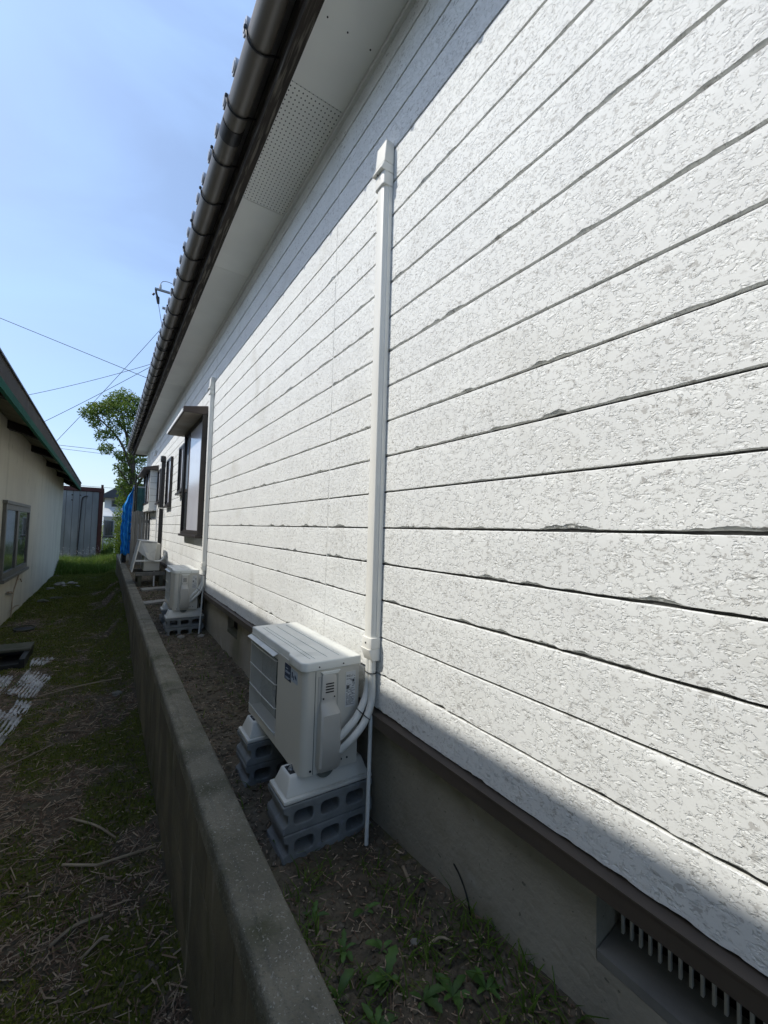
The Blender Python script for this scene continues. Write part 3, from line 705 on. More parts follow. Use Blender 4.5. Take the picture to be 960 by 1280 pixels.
# ------------------------------------------------------------------ pipe ducts on the wall
def arc(p, n=16):     # Catmull-Rom through points
    p = [Vector(q) for q in p]; out = []
    for i in range(len(p)-1):
        a, b, c, d = p[max(i-1, 0)], p[i], p[i+1], p[min(i+2, len(p)-1)]
        for k in range(n):
            t = k/n; out.append(.5*((2*b)+(c-a)*t+(2*a-5*b+4*c-d)*t*t+(3*b-a-3*c+d)*t**3))
    return out+[p[-1]]
def make_duct(label, dz=0):
    ya, yb = 1.476, 1.543; X = XW-.002; d = .044
    t = thing('pipe_duct', label, 'pipe duct', (XW, 1.51, -1.25), 'ivory pipe ducts climbing the white wall')
    pr = [(X, ya), (X-.020, ya), (X-.022, ya+.003), (X-d+.014, ya+.004), (X-d+.004, ya+.010), (X-d, ya+.020), (X-d, yb-.016), (X-d+.005, yb-.005), (X-d+.014, yb), (X, yb)]
    MB().prism(pr, 'z', -.46, 1.515).build('duct_cover', M_DUCT, t, smooth=35)
    m = MB()       # wall cap: a collar, then a hood standing further out
    m.prism([(X, ya-.004), (X-d-.003, ya-.004), (X-d-.008, ya+.008), (X-d-.008, yb-.008), (X-d-.003, yb+.004), (X, yb+.004)], 'z', 1.50, 1.56)
    m.hexa([(X-.068, ya-.004, 1.56), (X, ya-.004, 1.56), (X, yb+.005, 1.56), (X-.068, yb+.005, 1.56), (X-.050, ya-.004, 1.60), (X, ya-.004, 1.60), (X, yb+.005, 1.60), (X-.050, yb+.005, 1.60)])
    m.hexa([(X-.050, ya-.0041, 1.6001), (X, ya-.0041, 1.6001), (X, yb+.0051, 1.6001), (X-.050, yb+.0051, 1.6001), (X-.042, ya-.0041, 1.70), (X, ya-.0041, 1.70), (X, yb+.0051, 1.70), (X-.042, yb+.0051, 1.70)])
    m.build('wall_cap', M_DUCT, t, smooth=25, bevel=.006, seg=3)
    MB().disc((X-.060, (ya+yb)/2-.002, 1.548), (-1, 0, -.2), .004, .004, 8).build('screw', M_BLACK, t, smooth=0)
    m = MB()
    m.prism([(X, ya-.003), (X-d-.001, ya-.003), (X-d-.006, ya+.008), (X-d-.006, yb-.008), (X-d-.001, yb+.003), (X, yb+.003)], 'z', -.485, -.44)
    m.hexa([(X-.035, ya-.001, -.535), (X, ya-.001, -.535), (X, yb+.001, -.535), (X-.035, yb+.001, -.535), (X-d-.012, ya-.001, -.4851), (X, ya-.001, -.4851), (X, yb+.001, -.4851), (X-d-.012, yb+.001, -.4851)])
    m.build('end_sleeve', M_DUCT, t, smooth=25, bevel=.003)
    MB().disc((X-d-.005, (ya+yb)/2, -.463), (-1, 0, 0), .004, .003, 8).build('screw', M_BLACK, t, smooth=0)
    a1 = arc([(X-.022, 1.523, -.50), (X-.023, 1.523, -.60), (X-.035, 1.518, -.68), (.895, 1.512, -.755), (.855, 1.520, -.800), (.828, 1.535, -.835)])
    a2 = arc([(X-.022, 1.497, -.50), (X-.022, 1.497, -.60), (X-.025, 1.492, -.70), (.915, 1.488, -.775), (.865, 1.498, -.835), (.830, 1.530, -.885)])
    MB().tube(a1, .0150, 12).build('refrigerant_pipe', M_TAPE, t, smooth=60)
    MB().tube(a2, .0150, 12).build('refrigerant_pipe', M_TAPE, t, smooth=60)
    def tie(c, n, w):     # a thin band round both pipes
        n = Vector(n).normalized(); u = Vector(w).normalized(); v = n.cross(u)
        pts = [Vector(c)+u*(.034*math.cos(q))+v*(.0185*math.sin(q)) for q in np.linspace(0, 2*math.pi, 21)]
        MB().tube(pts, .0022, 5, False).build('cable_tie', M_BLACK, t, smooth=60)
    tie((X-.0225, 1.510, -.585), (0, 0, 1), (0, 1, 0))
    i = 44; c = (a1[i]+a2[i])/2; tie(c, a2[i+1]-a2[i-1], a1[i]-a2[i])
    MB().tube(arc([(.965, 1.515, -.53), (.962, 1.512, -.66), (.950, 1.497, -.80), (.938, 1.480, -1.05), (.925, 1.463, -1.246)], 6), .0085, 10).build('drain_hose', M_TAPE, t, smooth=60)
    return t
duct1 = make_duct('tall ivory pipe duct running up the white wall above the nearest outdoor unit')
duct2 = dup(duct1, duct1.location+Vector((0, 3.64, .03)), 'far ivory pipe duct on the white wall beside the awning window')

# third unit: old one under a slanted shade
def third_unit():
    y0, y1 = 8.75, 9.5; z0, z1 = -.84, -.34
    t = thing('shaded_outdoor_unit', 'old outdoor unit under a slanted metal sun shade near the grey board fence', 'air conditioner', (.70, 9.1, z0))
    MB().box(.60, .86, y0+.03, y1, z0, z1).build('casing', M_AC, t, smooth=0, bevel=.012)
    MB().hexa([(.42, y0, z0-.01), (.432, y0, z0-.01), (.432, y1, z0-.01), (.42, y1, z0-.01), (.525, y0, z1+.04), (.537, y0, z1+.04), (.537, y1, z1+.04), (.525, y1, z1+.04)]).build('slanted_front', M_SHADE, t, smooth=0)
    m = MB(); m.tube([(.42, y0-.006, z0-.01), (.525, y0-.006, z1+.042)], .012, 6); m.build('edge_rail', M_TRIM, t, smooth=60)
    MB().hexa([(.515, y0-.01, z1+.036), (.80, y0-.01, z1+.015), (.80, y1, z1+.015), (.515, y1, z1+.036), (.515, y0-.01, z1+.058), (.80, y0-.01, z1+.036), (.80, y1, z1+.036), (.515, y1, z1+.058)]).build('shade_top', M_SHADE, t, smooth=0, bevel=.004)
    # crumpled side sheets between shade and casing
    MB().hexa([(.535, y0+.004, z1+.03), (.79, y0+.02, z1+.012), (.79, y0+.024, z1+.008), (.535, y0+.008, z1+.026), (.50, y0+.008, -.47), (.66, y0-.03, -.62), (.66, y0-.026, -.624), (.50, y0+.012, -.474)]).build('side_sheet', M_SHADE, t, smooth=0)
    MB().hexa([(.80, y0-.006, z1+.01), (.806, y0-.002, z1+.01), (.77, y0-.022, -.64), (.76, y0-.03, -.65), (.55, y0+.008, z1+.02), (.556, y0+.012, z1+.02), (.67, y0-.026, -.615), (.66, y0-.034, -.625)]).build('side_sheet', M_BASE, t, smooth=0)
    MB().box(.47, .78, y0-.012, y0+.004, -.665, -.635).build('stay_bar', M_TRIM, t, smooth=0)
    MB().tube(arc([(.77, y0-.02, -.66), (.86, y0-.01, -.655), (.92, y0+.06, -.60), (.955, y0+.2, -.52)], 6), .018, 8).build('refrigerant_pipe', M_TAPE, t, smooth=60)
third_unit()
m = MB(); m.box(.48, .95, 8.72, 8.80, -.92, -.855); m.box(.48, .95, 9.40, 9.48, -.92, -.855)
s = thing('unit_stand', 'low weathered timber stand under the old shaded outdoor unit', 'stand', (.7, 9.1, -1.12))
m.build('beam', M_BOARD, s, smooth=0, bevel=.004)
for xx in (.52, .86):
    for yy in (8.73, 9.41): MB().box(xx, xx+.06, yy, yy+.06, -1.125, -.921).build('leg', M_CONC, s, smooth=0)
tag(MB().tube(arc([(.955, 9.72, .345), (.86, 9.60, .345), (.835, 9.5, .31), (.825, 9.4, .1), (.785, 8.9, -.7), (.765, 8.62, -1.10)], 8), .0125, 8).build('drain_pipe', M_CONDUIT, None, smooth=60), 'thin grey drain pipe dropping past the black downpipe to the soil', 'pipe')

# ------------------------------------------------------------------ retaining wall of blocks
def garden_wall():
    t = thing('retaining_wall', 'low weathered grey concrete block wall running down the passage', 'wall', (.42, 8.5, -1.95))
    BL, BH = .39, .19
    MB().box(.3632, .4775, -1.5, XWALL, -2.2, -1.10).build('mortar_core', M_WALL, t, smooth=0)
    proto = []
    for vi in range(3):
        rg = random.Random(vi)
        proto.append(MB().box(.3610+rg.uniform(-.0008, .0008), .4795, -BL/2+.0035, BL/2-.0035, -BH/2+.0035, BH/2-.0035).build('wall_block', M_WALL, t, smooth=0, bevel=.0012))
        proto[-1].location = (0, 0, 0)
    used = [False]*3; n = 0
    for c in range(4):
        zc = -1.155-.095-c*.19
        y = -.5+(c % 2)*BL/2
        while y < XWALL:
            if n > 270: break
            vi = rnd.randrange(3); loc = (0, y+8.5-8.5, zc)
            # block meshes were built relative to the wall's origin, so the offset is the centre itself
            if not used[vi]: proto[vi].location = loc; used[vi] = True
            else: share(proto[vi], loc)
            n += 1; y += BL
    # coping: cast caps with worn edges, each its own piece
    ys = [-.9, .80, 2.0, 3.05, 4.25, 5.5, 6.9, 8.4, 10.0, 11.7, 13.4, 15.2, 17.0, XWALL]
    for a, b in zip(ys[:-1], ys[1:]):
        ny = max(4, int((b-a)/(.010 if a < 5 else .06))); yy = np.linspace(a+.002, b-.002, ny); nx = 30
        sec = []
        base = [(.356, -1.152), (.356, -1.10), (.356, -1.068)]+[(x, -1.0605) for x in np.linspace(.362, .478, nx)]+[(.483, -1.068), (.483, -1.10), (.483, -1.152)]
        dzp = rnd.uniform(-.0025, .0025); dxp = rnd.uniform(-.002, .002)
        rows = []
        for i, (x, z) in enumerate(base):
            wob = .0035*fbm(yy*14, yy*0+x*60, 4, 71)+.0026*fbm(yy*75, yy*0+x*90, 3, 73)-.0045*(1-sstep(-.004, .004, x-.392-.018*fbm(yy*3.1, yy*0+2.2, 4, 79)))
            edge = 1 if i in (2, 3, len(base)-4, len(base)-3) else 0
            wob = wob-edge*.006*np.clip(fbm(yy*9, yy*0+x*11, 3, 77)+.1, 0, 1)
            xx = x+dxp+(wob*.8 if i < 3 else (-wob*.8 if i > len(base)-4 else 0)) 
            rows.append(np.stack([np.broadcast_to(xx, ny), yy, np.broadcast_to(z+dzp+(wob if 2 <= i <= len(base)-3 else 0), ny)], -1))
        V = np.stack(rows, 0).reshape(-1, 3)-np.array([.42, 8.5, -1.95])
        n0 = len(V); F = gridfaces(len(base), ny)
        bigmesh('coping_piece', V, F, M_COPE, t, smooth=True)
garden_wall()

# ------------------------------------------------------------------ cream building on the left
def left_building():
    t = thing('cream_outbuilding', 'cream stucco outbuilding with green-edged eaves on the left of the passage', 'building', (-3.5, 9, -1.95))
    MB().box(-6.5, -1.5, -4, 21.2, -2.1, 1.86).build('wall', M_LWALL, t, smooth=0)
    # window
    y0, y1, z0, z1 = 9.66, 12.41, -1.02, .30; x = -1.5
    m = MB(); m.box(x, x+.05, y0, y0+.10, z0, z1); m.box(x, x+.05, y1-.10, y1, z0, z1); m.box(x, x+.05, y0+.1, y1-.1, z0+.001, z0+.10); m.box(x, x+.05, y0+.1, y1-.1, z1-.1, z1-.001)
    m.box(x, x+.04, 10.92, 11.12, z0+.1, z1-.1)
    w = m.build('window', M_ALU, t, smooth=0)
    MB().box(x+.012, x+.018, y0+.1, 10.92, z0+.1, z1-.1).build('pane', M_FROST, w, smooth=0)
    MB().box(x+.020, x+.026, 11.12, y1-.1, z0+.1, z1-.1).build('pane', M_GLASS, w, smooth=0)
    MB().box(x, x+.09, y0-.05, y1+.04, z0-.06, z0-.001).build('sill', M_ALU, w, smooth=0, bevel=.006)
    MB().box(x, x+.07, y0-.05, y1-.15, z1, z1+.06).build('head', M_ALU, w, smooth=0, bevel=.006)
    # rafters
    first = None
    for y in (-2.2, .7, 3.6, 6.6, 9.55, 12.3, 15.2, 18.2, 21.0):
        if first is None: first = MB().hexa([(-1.51, y, 1.60), (-.985, y, 1.44), (-.985, y+.2, 1.44), (-1.51, y+.2, 1.60), (-1.51, y, 1.74), (-.985, y, 1.58), (-.985, y+.2, 1.58), (-1.51, y+.2, 1.74)]).build('rafter', M_RAFT, t, smooth=0); yb = y
        else: share(first, (0, y-yb, 0))
    MB().hexa([(-1.505, -4.2, 1.745), (-.985, -4.2, 1.585), (-.985, 21.5, 1.585), (-1.505, 21.5, 1.745), (-1.505, -4.2, 1.76), (-.985, -4.2, 1.60), (-.985, 21.5, 1.60), (-1.505, 21.5, 1.76)]).build('eave_board', M_EAVB, t, smooth=0)
    MB().box(-.982, -.95, -4.2, 21.5, 1.435, 1.64).build('fascia', M_FGREY, t, smooth=0)
    MB().box(-.984, -.944, -4.2, 21.5, 1.335, 1.4345).build('drip_edge', M_GREEN, t, smooth=0, bevel=.004)
    MB().prism([(-.93, 1.642), (-.93, 1.66), (-4.0, 2.62), (-7.05, 1.66), (-7.05, 1.642), (-4.0, 2.60)], 'y', -4.3, 21.6).build('roof', M_ROOFM, t, smooth=0)
    MB().prism([(-1.5, 1.8601), (-6.5, 1.8601), (-4.0, 2.55)], 'y', 21.0, 21.19).prism([(-1.5, 1.8601), (-6.5, 1.8601), (-4.0, 2.55)], 'y', -3.99, -3.8).build('gable', M_LWALL, t, smooth=0)
    MB().prism([(-.99, 1.34), (-.99, 1.63), (-1.5, 1.80), (-1.5, 1.60)], 'y', 21.42, 21.48).build('gable_board', M_RAFT, t, smooth=0)
left_building()
m = MB(); m.tube(arc([(-1.45, 10.8, -1.86), (-1.47, 11.05, -1.44), (-1.48, 11.4, -1.25), (-1.485, 11.7, -1.11)], 5), .012, 5)
m.tube([(-1.47, 11.05, -1.44), (-1.46, 10.7, -1.36), (-1.46, 10.4, -1.33)], [.012, .02, .024], 5); m.tube([(-1.46, 10.85, -1.74), (-1.46, 11.25, -1.72), (-1.45, 11.65, -1.76)], .012, 5); m.tube([(-1.48, 11.5, -1.21), (-1.47, 11.8, -1.22), (-1.46, 11.9, -1.3)], .009, 5)
tag(m.build('dead_vine', M_STICK, None, smooth=60), 'dead dry vine twig climbing the foot of the cream wall', 'vine')

# ------------------------------------------------------------------ things at the far end
def far_shed():
    t = thing('metal_shed', 'grey metal-panelled shed with dark red edging at the passage end', 'shed', (-.8, 25, -1.9))
    y = 24.3; x0, x1 = -2.1, -.345
    MB().box(x0, x1+.16, y+.03, y+2.6, -1.95, 1.56).build('wall', M_RUST, t, smooth=0)
    xs = np.linspace(x0, x1, 8)
    for a, b in zip(xs[:-1], xs[1:]):
        d = rnd.uniform(0, .01); MB().box(a+.006, b-.006, y-d, y+.028, -1.95, 1.49).build('panel', M_SHEDP, t, smooth=0, bevel=.004)
    MB().box(x0-.05, x1+.19, y-.06, y+2.7, 1.51, 1.70).build('roof_edge', M_RUST, t, smooth=0, bevel=.01)
    MB().box(x1+.02, x1+.18, y-.03, y+.028, -1.95, 1.505).build('corner_post', M_RUST, t, smooth=0)
    MB().box(x1+.06, x1+.16, y-.02, y+.06, 1.701, 1.86).build('post_stub', M_RUST, t, smooth=0)
    MB().tube(arc([(-.78, y-.06, 1.28), (-.93, y-.07, 1.23), (-1.0, y-.06, 1.06), (-1.03, y-.06, .2), (-1.07, y-.06, -1.5)], 6), .026, 8).build('black_pipe', M_BLACK, t, smooth=60)
    first = None
    for x, z in ((-1.38, 1.3), (-1.38, 1.06), (-1.08, 1.3)): MB().disc((x, y-.012, z), (0, -1, 0), .03, .012, 10).build('bolt_head', M_BLACK, t, smooth=0)
far_shed()
def board_fence():
    t = thing('board_fence', 'grey weathered vertical board fence closing the gap beside the house', 'fence', (.8, 12.95, -1.2))
    x = .555; i = 0
    while x < 1.0:
        w = rnd.uniform(.055, .085); MB().box(x, x+w-.006, 12.93+rnd.uniform(-.012, .012), 12.96, -1.25, .36+rnd.uniform(-.02, .02)).build('board', M_BOARD, t, smooth=0, bevel=.003); x += w
    MB().box(.55, 1.0, 12.965, 13.0, .05, .12).box(.55, 1.0, 12.965, 13.0, -.9, -.83).build('rail', M_BOARD, t, smooth=0)
board_fence()
t = thing('translucent_panel', 'greenish translucent plastic sheet in a frame above the grey board fence', 'panel', (.82, 13.15, .35))
m = MB()
for k in range(9):
    a = .67+k*.035; m.hexa([(a, 13.14, .36), (a+.0175, 13.15, .36), (a+.035, 13.14, .36), (a+.0175, 13.153, .36), (a, 13.14, 1.0), (a+.0175, 13.15, 1.0), (a+.035, 13.14, 1.0), (a+.0175, 13.153, 1.0)])
m.build('corrugated_sheet', M_PLAST, t, smooth=0)
MB().box(.655, 1.0, 13.12, 13.16, 1.0, 1.035).build('top_rail', M_CONDUIT, t, smooth=0)
MB().box(.64, .668, 13.12, 13.16, -1.1, 1.06).build('post', M_BLACK, t, smooth=0)
MB().box(.669, .99, 13.165, 13.18, .50, .53).build('cross_rail', M_BLACK, t, smooth=0)
def tarp():
    t = thing('blue_tarp', 'bright blue tarpaulin hanging folded from a pole beside the fence', 'tarpaulin', (.45, 13.1, -.8))
    nz, nu = 60, 22; V = []
    zs = np.linspace(-.80, .99, nz)
    for z in zs:
        l = np.interp(z, [-.80, -.3, .2, .45, .75, .99], [.350, .338, .335, .355, .455, .556])+.010*math.sin(z*9)+.008*math.sin(z*23)
        r = np.interp(z, [-.80, .2, .99], [.545, .555, .565])+.005*math.sin(z*14)
        for k in range(nu):
            u = k/(nu-1); x = l+(r-l)*u
            y = 13.05+.035*math.sin(u*17+z*1.5)+.02*math.sin(u*7-z*4)+.05*(u-.5)**2+.012*math.sin(z*31+u*5)
            V.append((x, y, z+.03*math.sin(u*9)*(1 if z < -.7 else .2)))
    V = np.array(V); o = bigmesh('sheet', V-np.array([.45, 13.1, -.8]), gridfaces(nz, nu), M_TARP, t)
    md = o.modifiers.new('thickness', 'SOLIDIFY'); md.thickness = .006
    MB().tube([(.575, 13.1, -1.25), (.575, 13.1, 1.06)], .022, 10).build('pole', M_POLE, t, smooth=60)
    for z in (.55, .05, -.45): MB().tube([(.538+.014*math.cos(a), 13.045, z+.014*math.sin(a)) for a in np.linspace(0, 2*math.pi, 11)], .004, 5, False).build('eyelet', M_STEEL, t, smooth=60)
    MB().tube(arc([(.36, 13.02, -.78), (.34, 13.0, -.92), (.37, 13.0, -1.04)], 5), .008, 5).build('rope_end', M_TRIM, t, smooth=60)
    for z in (.28, -.25, .90): MB().tube([(.53, 13.06, z), (.575, 13.07, z+.02), (.615, 13.1, z)], .016, 6).build('cord', M_BLACK, t, smooth=60)
tarp()
tag(MB().tube([(.615, 13.3, -1.2), (.625, 13.3, 1.35)], .02, 8).build('black_post', M_BLACK, None, smooth=60), 'thin dark pole standing just behind the blue tarpaulin', 'pole')
tag(MB().box(.40, .50, 13.6, 14.6, -1.05, -.10).build('dark_crate', M_RUBBER, None, smooth=0, bevel=.01), 'dark box standing at the end of the block wall behind the tarpaulin', 'box')
tag(MB().box(.36, .42, 24.0, 24.08, -1.95, -.45).build('white_post', M_TRIM, None, smooth=0, bevel=.008), 'slim white post standing in the grass beyond the block wall', 'post')
def far_unit():
    t = thing('raised_outdoor_unit', 'far grey outdoor unit raised on a white leg frame above tall grass', 'air conditioner', (.13, 26, -1.9))
    MB().box(-.10, .36, 26, 26.3, -.66, .19).build('casing', M_CONDUIT, t, smooth=0, bevel=.02)
    MB().box(-.03, .30, 25.985, 25.999, -.60, .14).build('grille', M_FROST, t, smooth=0)
    for x in (.07, .18): MB().box(x, x+.02, 25.97, 25.984, -.60, .14).build('louvre', M_ALU, t, smooth=0)
    for x in (-.12, .34): MB().box(x, x+.04, 26.0, 26.04, -1.95, -.72).build('leg', M_CONDUIT, t, smooth=0)
    MB().box(-.14, .40, 25.98, 26.34, -.72, -.66).build('shelf', M_BLACK, t, smooth=0)
far_unit()
def far_house():
    t = thing('far_house', 'far white house with a dark pitched roof showing beyond the passage', 'house', (2, 44, -2))
    MB().box(-.2, 7, 42, 50, -2, 2.15).build('wall', M_HOUSEW, t, smooth=0)
    MB().prism([(-.6, 2.15), (7.4, 2.15), (7.2, 2.35), (1.8, 3.6), (.9, 3.3), (-.5, 2.3)], 'y', 41.3, 50.7).build('roof', M_HROOF, t, smooth=0)
    MB().hexa([(-.25, 40.6, .55), (1.2, 40.6, .55), (1.2, 41.99, 1.25), (-.25, 41.99, 1.25), (-.25, 40.6, .62), (1.2, 40.6, .62), (1.2, 41.99, 1.32), (-.25, 41.99, 1.32)]).build('porch_roof', M_HOUSEW, t, smooth=0)
    f = MB().box(.3, 1.3, 41.93, 41.998, 1.45, 1.95).build('window', M_ALU, t, smooth=0)
    MB().box(.36, 1.24, 41.915, 41.929, 1.5, 1.9).build('pane', M_GLASS, f, smooth=0)
far_house()

# ------------------------------------------------------------------ utility pole and lines
def utility_pole():
    t = thing('utility_pole', 'top of a grey utility pole with crossarm showing above the roof edge', 'utility pole', (3.0, 24, -2))
    MB().tube([(3.0, 24, -2), (3.0, 24, 13.6)], [.17, .12], 14).build('pole', M_CONC, t, smooth=60)
    MB().box(1.47, 4.4, 23.86, 23.96, 11.93, 12.03).build('crossarm', M_POLE, t, smooth=0, bevel=.01)
    MB().box(1.85, 4.2, 23.86, 23.96, 11.05, 11.15).build('crossarm', M_POLE, t, smooth=0, bevel=.01)
    m = MB(); m.tube([(1.72, 23.91, 12.03), (1.72, 23.91, 12.10), (1.72, 23.91, 12.16), (1.72, 23.91, 12.22), (1.72, 23.91, 12.30)], [.03, .07, .05, .06, .03], 10)
    m.build('insulator', M_CONDUIT, t, smooth=60)
    m = MB(); m.tube([(1.52, 23.9, 11.93), (1.55, 23.9, 11.75), (1.62, 23.9, 11.55)], .05, 8); m.tube([(1.62, 23.9, 11.58), (1.66, 23.9, 11.25)], [.09, .06], 8); m.tube([(1.40, 23.9, 11.62), (1.46, 23.9, 11.72)], .05, 8)
    m.build('fuse_switch', M_RUBBER, t, smooth=60)
    MB().tube(arc([(1.72, 23.9, 12.30), (1.85, 23.9, 12.48), (2.2, 23.9, 12.5), (2.6, 23.9, 12.3), (2.95, 23.9, 11.9)], 6), .014, 6).build('jumper_wire', M_RUBBER, t, smooth=60)
    MB().tube([(1.66, 23.9, 11.3), (1.95, 23.7, 9.6)], .012, 6).build('drop_wire', M_RUBBER, t, smooth=60)
utility_pole()
def wire(p, q, label, r=.013, sag=.15):
    p, q = Vector(p), Vector(q); pts = [p+(q-p)*t-Vector((0, 0, sag*4*t*(1-t))) for t in np.linspace(0, 1, 14)]
    tag(MB().tube(pts, r, 5).build('power_line', M_RUBBER, None, smooth=60), label, 'power line', 'overhead lines crossing the sky')
def rp(d, k, e=0): return Vector(d)*k
wire(rp((-.40, 1.40, .545), 16), rp((.10, 1.118, .334), 16), 'overhead line slanting down from upper left to the gutter', .011, 0)
wire(rp((-.22, 1.32, .285), 18), rp((.072, 1.13, .383), 18), 'overhead line rising from the left roof to above the tree', .010, .1)
wire(rp((-.16, 1.29, .222), 15), rp((.10, 1.115, .399), 15), 'overhead line running behind the top of the tree crown', .009, .05)
wire(rp((-.13, 1.27, .162), 15), rp((.088, 1.116, .47), 15), 'steepest overhead line climbing to the gutter edge', .008, .05)
wire(rp((-.14, 1.265, .185), 30), rp((.2, 1.07, .155), 30), 'upper of the pair of level lines left of the tree', .016, 0)
wire(rp((-.14, 1.265, .178), 30), rp((.2, 1.07, .143), 30), 'lower of the pair of level lines left of the tree', .014, 0)
wire(rp((-.14, 1.262, .092), 30), rp((.2, 1.07, .074), 30), 'lowest overhead line just above the red shed edge', .014, 0)

# ------------------------------------------------------------------ tree
def tree():
    t = thing('broadleaf_tree', 'leafy green tree rising behind the blue tarpaulin and the house', 'tree', (1.2, 22, -1.9))
    m = MB(); limbs = []
    base = Vector((1.0, 22, -1.9))
    trunk = arc([base, (1.02, 22, -.2), (.93, 22.0, 1.4), (.86, 22, 2.8), (.75, 22, 3.8)], 6); m.tube(trunk, [.17-.09*i/len(trunk) for i in range(len(trunk))], 10)
    def limb(a, b, c, r):
        p = arc([a, b, c], 6); m.tube(p, [r*(1-.75*i/len(p)) for i in range(len(p))], 7); limbs.append(p)
    limb((.88, 22, 2.3), (.3, 21.8, 3.7), (-.75, 21.7, 4.75), .07); limb((.86, 22, 2.8), (.5, 22.2, 4.3), (.2, 22.2, 5.7), .07)
    limb((.80, 22, 3.2), (1.0, 21.9, 4.6), (1.1, 21.9, 5.9), .06); limb((.95, 22, 1.4), (.5, 21.7, 2.2), (.15, 21.6, 2.6), .04)
    limb((.93, 22, 1.5), (1.5, 22.2, 2.6), (1.9, 22.3, 3.6), .06); limb((.88, 22, 2.2), (.4, 22.3, 2.9), (-.1, 22.4, 3.5), .04); limb((1.0, 22, .6), (.7, 21.7, 1.2), (.45, 21.6, 1.7), .03)
    limb((.75, 22, 3.8), (0, 22, 4.9), (-.4, 22, 5.2), .04); limb((1.0, 22, .4), (1.4, 21.8, .9), (1.75, 21.8, 1.3), .03)
    m.build('trunk', M_BARK, t, smooth=60)
    # clusters placed where the crown has mass: (x, z, radius, leaves)
    cl = [(-.85, 4.72, .30, 420), (-.55, 4.95, .34, 520), (-.2, 5.05, .36, 560), (.15, 5.55, .42, 640), (.45, 5.75, .36, 520), (.45, 5.1, .45, 700), (.9, 5.0, .40, 600), (1.15, 5.55, .30, 420), (1.4, 5.0, .4, 500), (.05, 4.55, .40, 480),
          (-.6, 4.35, .24, 240), (-.35, 3.85, .26, 260), (-.15, 3.35, .28, 330), (.05, 3.95, .28, 300), (.65, 4.4, .4, 520), (1.1, 4.2, .4, 480), (.75, 3.6, .36, 420), (.35, 3.05, .22, 180), (.62, 3.0, .36, 460), (.95, 2.9, .38, 460), (1.3, 3.3, .4, 400),
          (.45, 2.45, .30, 350), (.75, 2.2, .38, 480), (1.15, 2.2, .40, 480), (.45, 1.85, .24, 260), (.65, 1.55, .32, 400), (1.0, 1.5, .36, 460), (1.4, 1.6, .36, 400), (.55, 1.05, .26, 280), (.85, .9, .32, 360), (1.25, .9, .36, 400), (1.6, 2.5, .4, 400), (1.7, .7, .3, 250), (.7, .4, .24, 220), (1.1, .3, .3, 260),(-.05,5.35,.26,300),(.75,5.55,.28,280)]
    rs = np.random.RandomState(4); P = []; S = []
    for x, z, r, n in cl:
        n = int(n*.95)
        d = rs.normal(size=(n, 3)); d /= np.linalg.norm(d, axis=1)[:, None]; rad = r*(.35+.85*rs.rand(n)**.55)
        sub = rs.rand(6, 3)-.5
        p = np.array([x, 22+rs.uniform(-.35, .35), z])+d*rad[:, None]*np.array([1, 1.35, .80])
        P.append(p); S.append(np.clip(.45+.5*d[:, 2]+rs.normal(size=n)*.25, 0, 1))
    P = np.concatenate(P); S = np.concatenate(S); n = len(P)
    L = .040+.034*rs.rand(n)
    ax = rs.normal(size=(n, 3)); ax[:, 2] -= .35; ax /= np.linalg.norm(ax, axis=1)[:, None]
    q = rs.normal(size=(n, 3)); q[:, 2] *= .4; sd = np.cross(ax, q); sd /= np.linalg.norm(sd, axis=1)[:, None]
    nr = np.cross(ax, sd)
    a = P; b = P+ax*L[:, None]*.9+sd*L[:, None]*.42+nr*L[:, None]*.1; c = P+ax*L[:, None]*2; d = P+ax*L[:, None]*.9-sd*L[:, None]*.42+nr*L[:, None]*.1
    V = np.stack([a, b, c, d], 1).reshape(-1, 3)-np.array([1.2, 22, -1.9]); F = np.arange(4*n).reshape(n, 4)
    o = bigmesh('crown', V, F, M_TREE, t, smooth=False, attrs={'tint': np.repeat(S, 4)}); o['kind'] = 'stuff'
tree()

# ------------------------------------------------------------------ ground cover
def blades(name, xy, h, w, lean, m, tint, label, cat, zoff=-.004, seed=1):
    rs = np.random.RandomState(seed); n = len(xy); x, y = xy[:, 0], xy[:, 1]; z = ground_z(x, y)+zoff
    a = rs.rand(n)*6.283; dx, dy = np.cos(a), np.sin(a); b = a+1.57+rs.normal(size=n)*.3; ex, ey = np.cos(b), np.sin(b)
    V = []
    for t, wd, ln in ((0, 1, 0), (.5, .75, .28), (1, .05, 1)):
        for s in (-1, 1):
            V.append(np.stack([x+ex*w*wd*s*.5+dx*lean*ln*h, y+ey*w*wd*s*.5+dy*lean*ln*h, z+h*t*(1-.25*ln*lean)], -1))
    V = np.stack(V, 1).reshape(-1, 3); i = np.arange(n)[:, None]*6
    F = np.stack([i+np.array([[0, 1, 3, 2]]), i+np.array([[2, 3, 5, 4]])], 1).reshape(-1, 4)
    o = bigmesh(name, V, F, m, attrs={'tint': np.repeat(tint, 6)}, smooth=False)
    return tag(o, label, cat, kind='stuff')
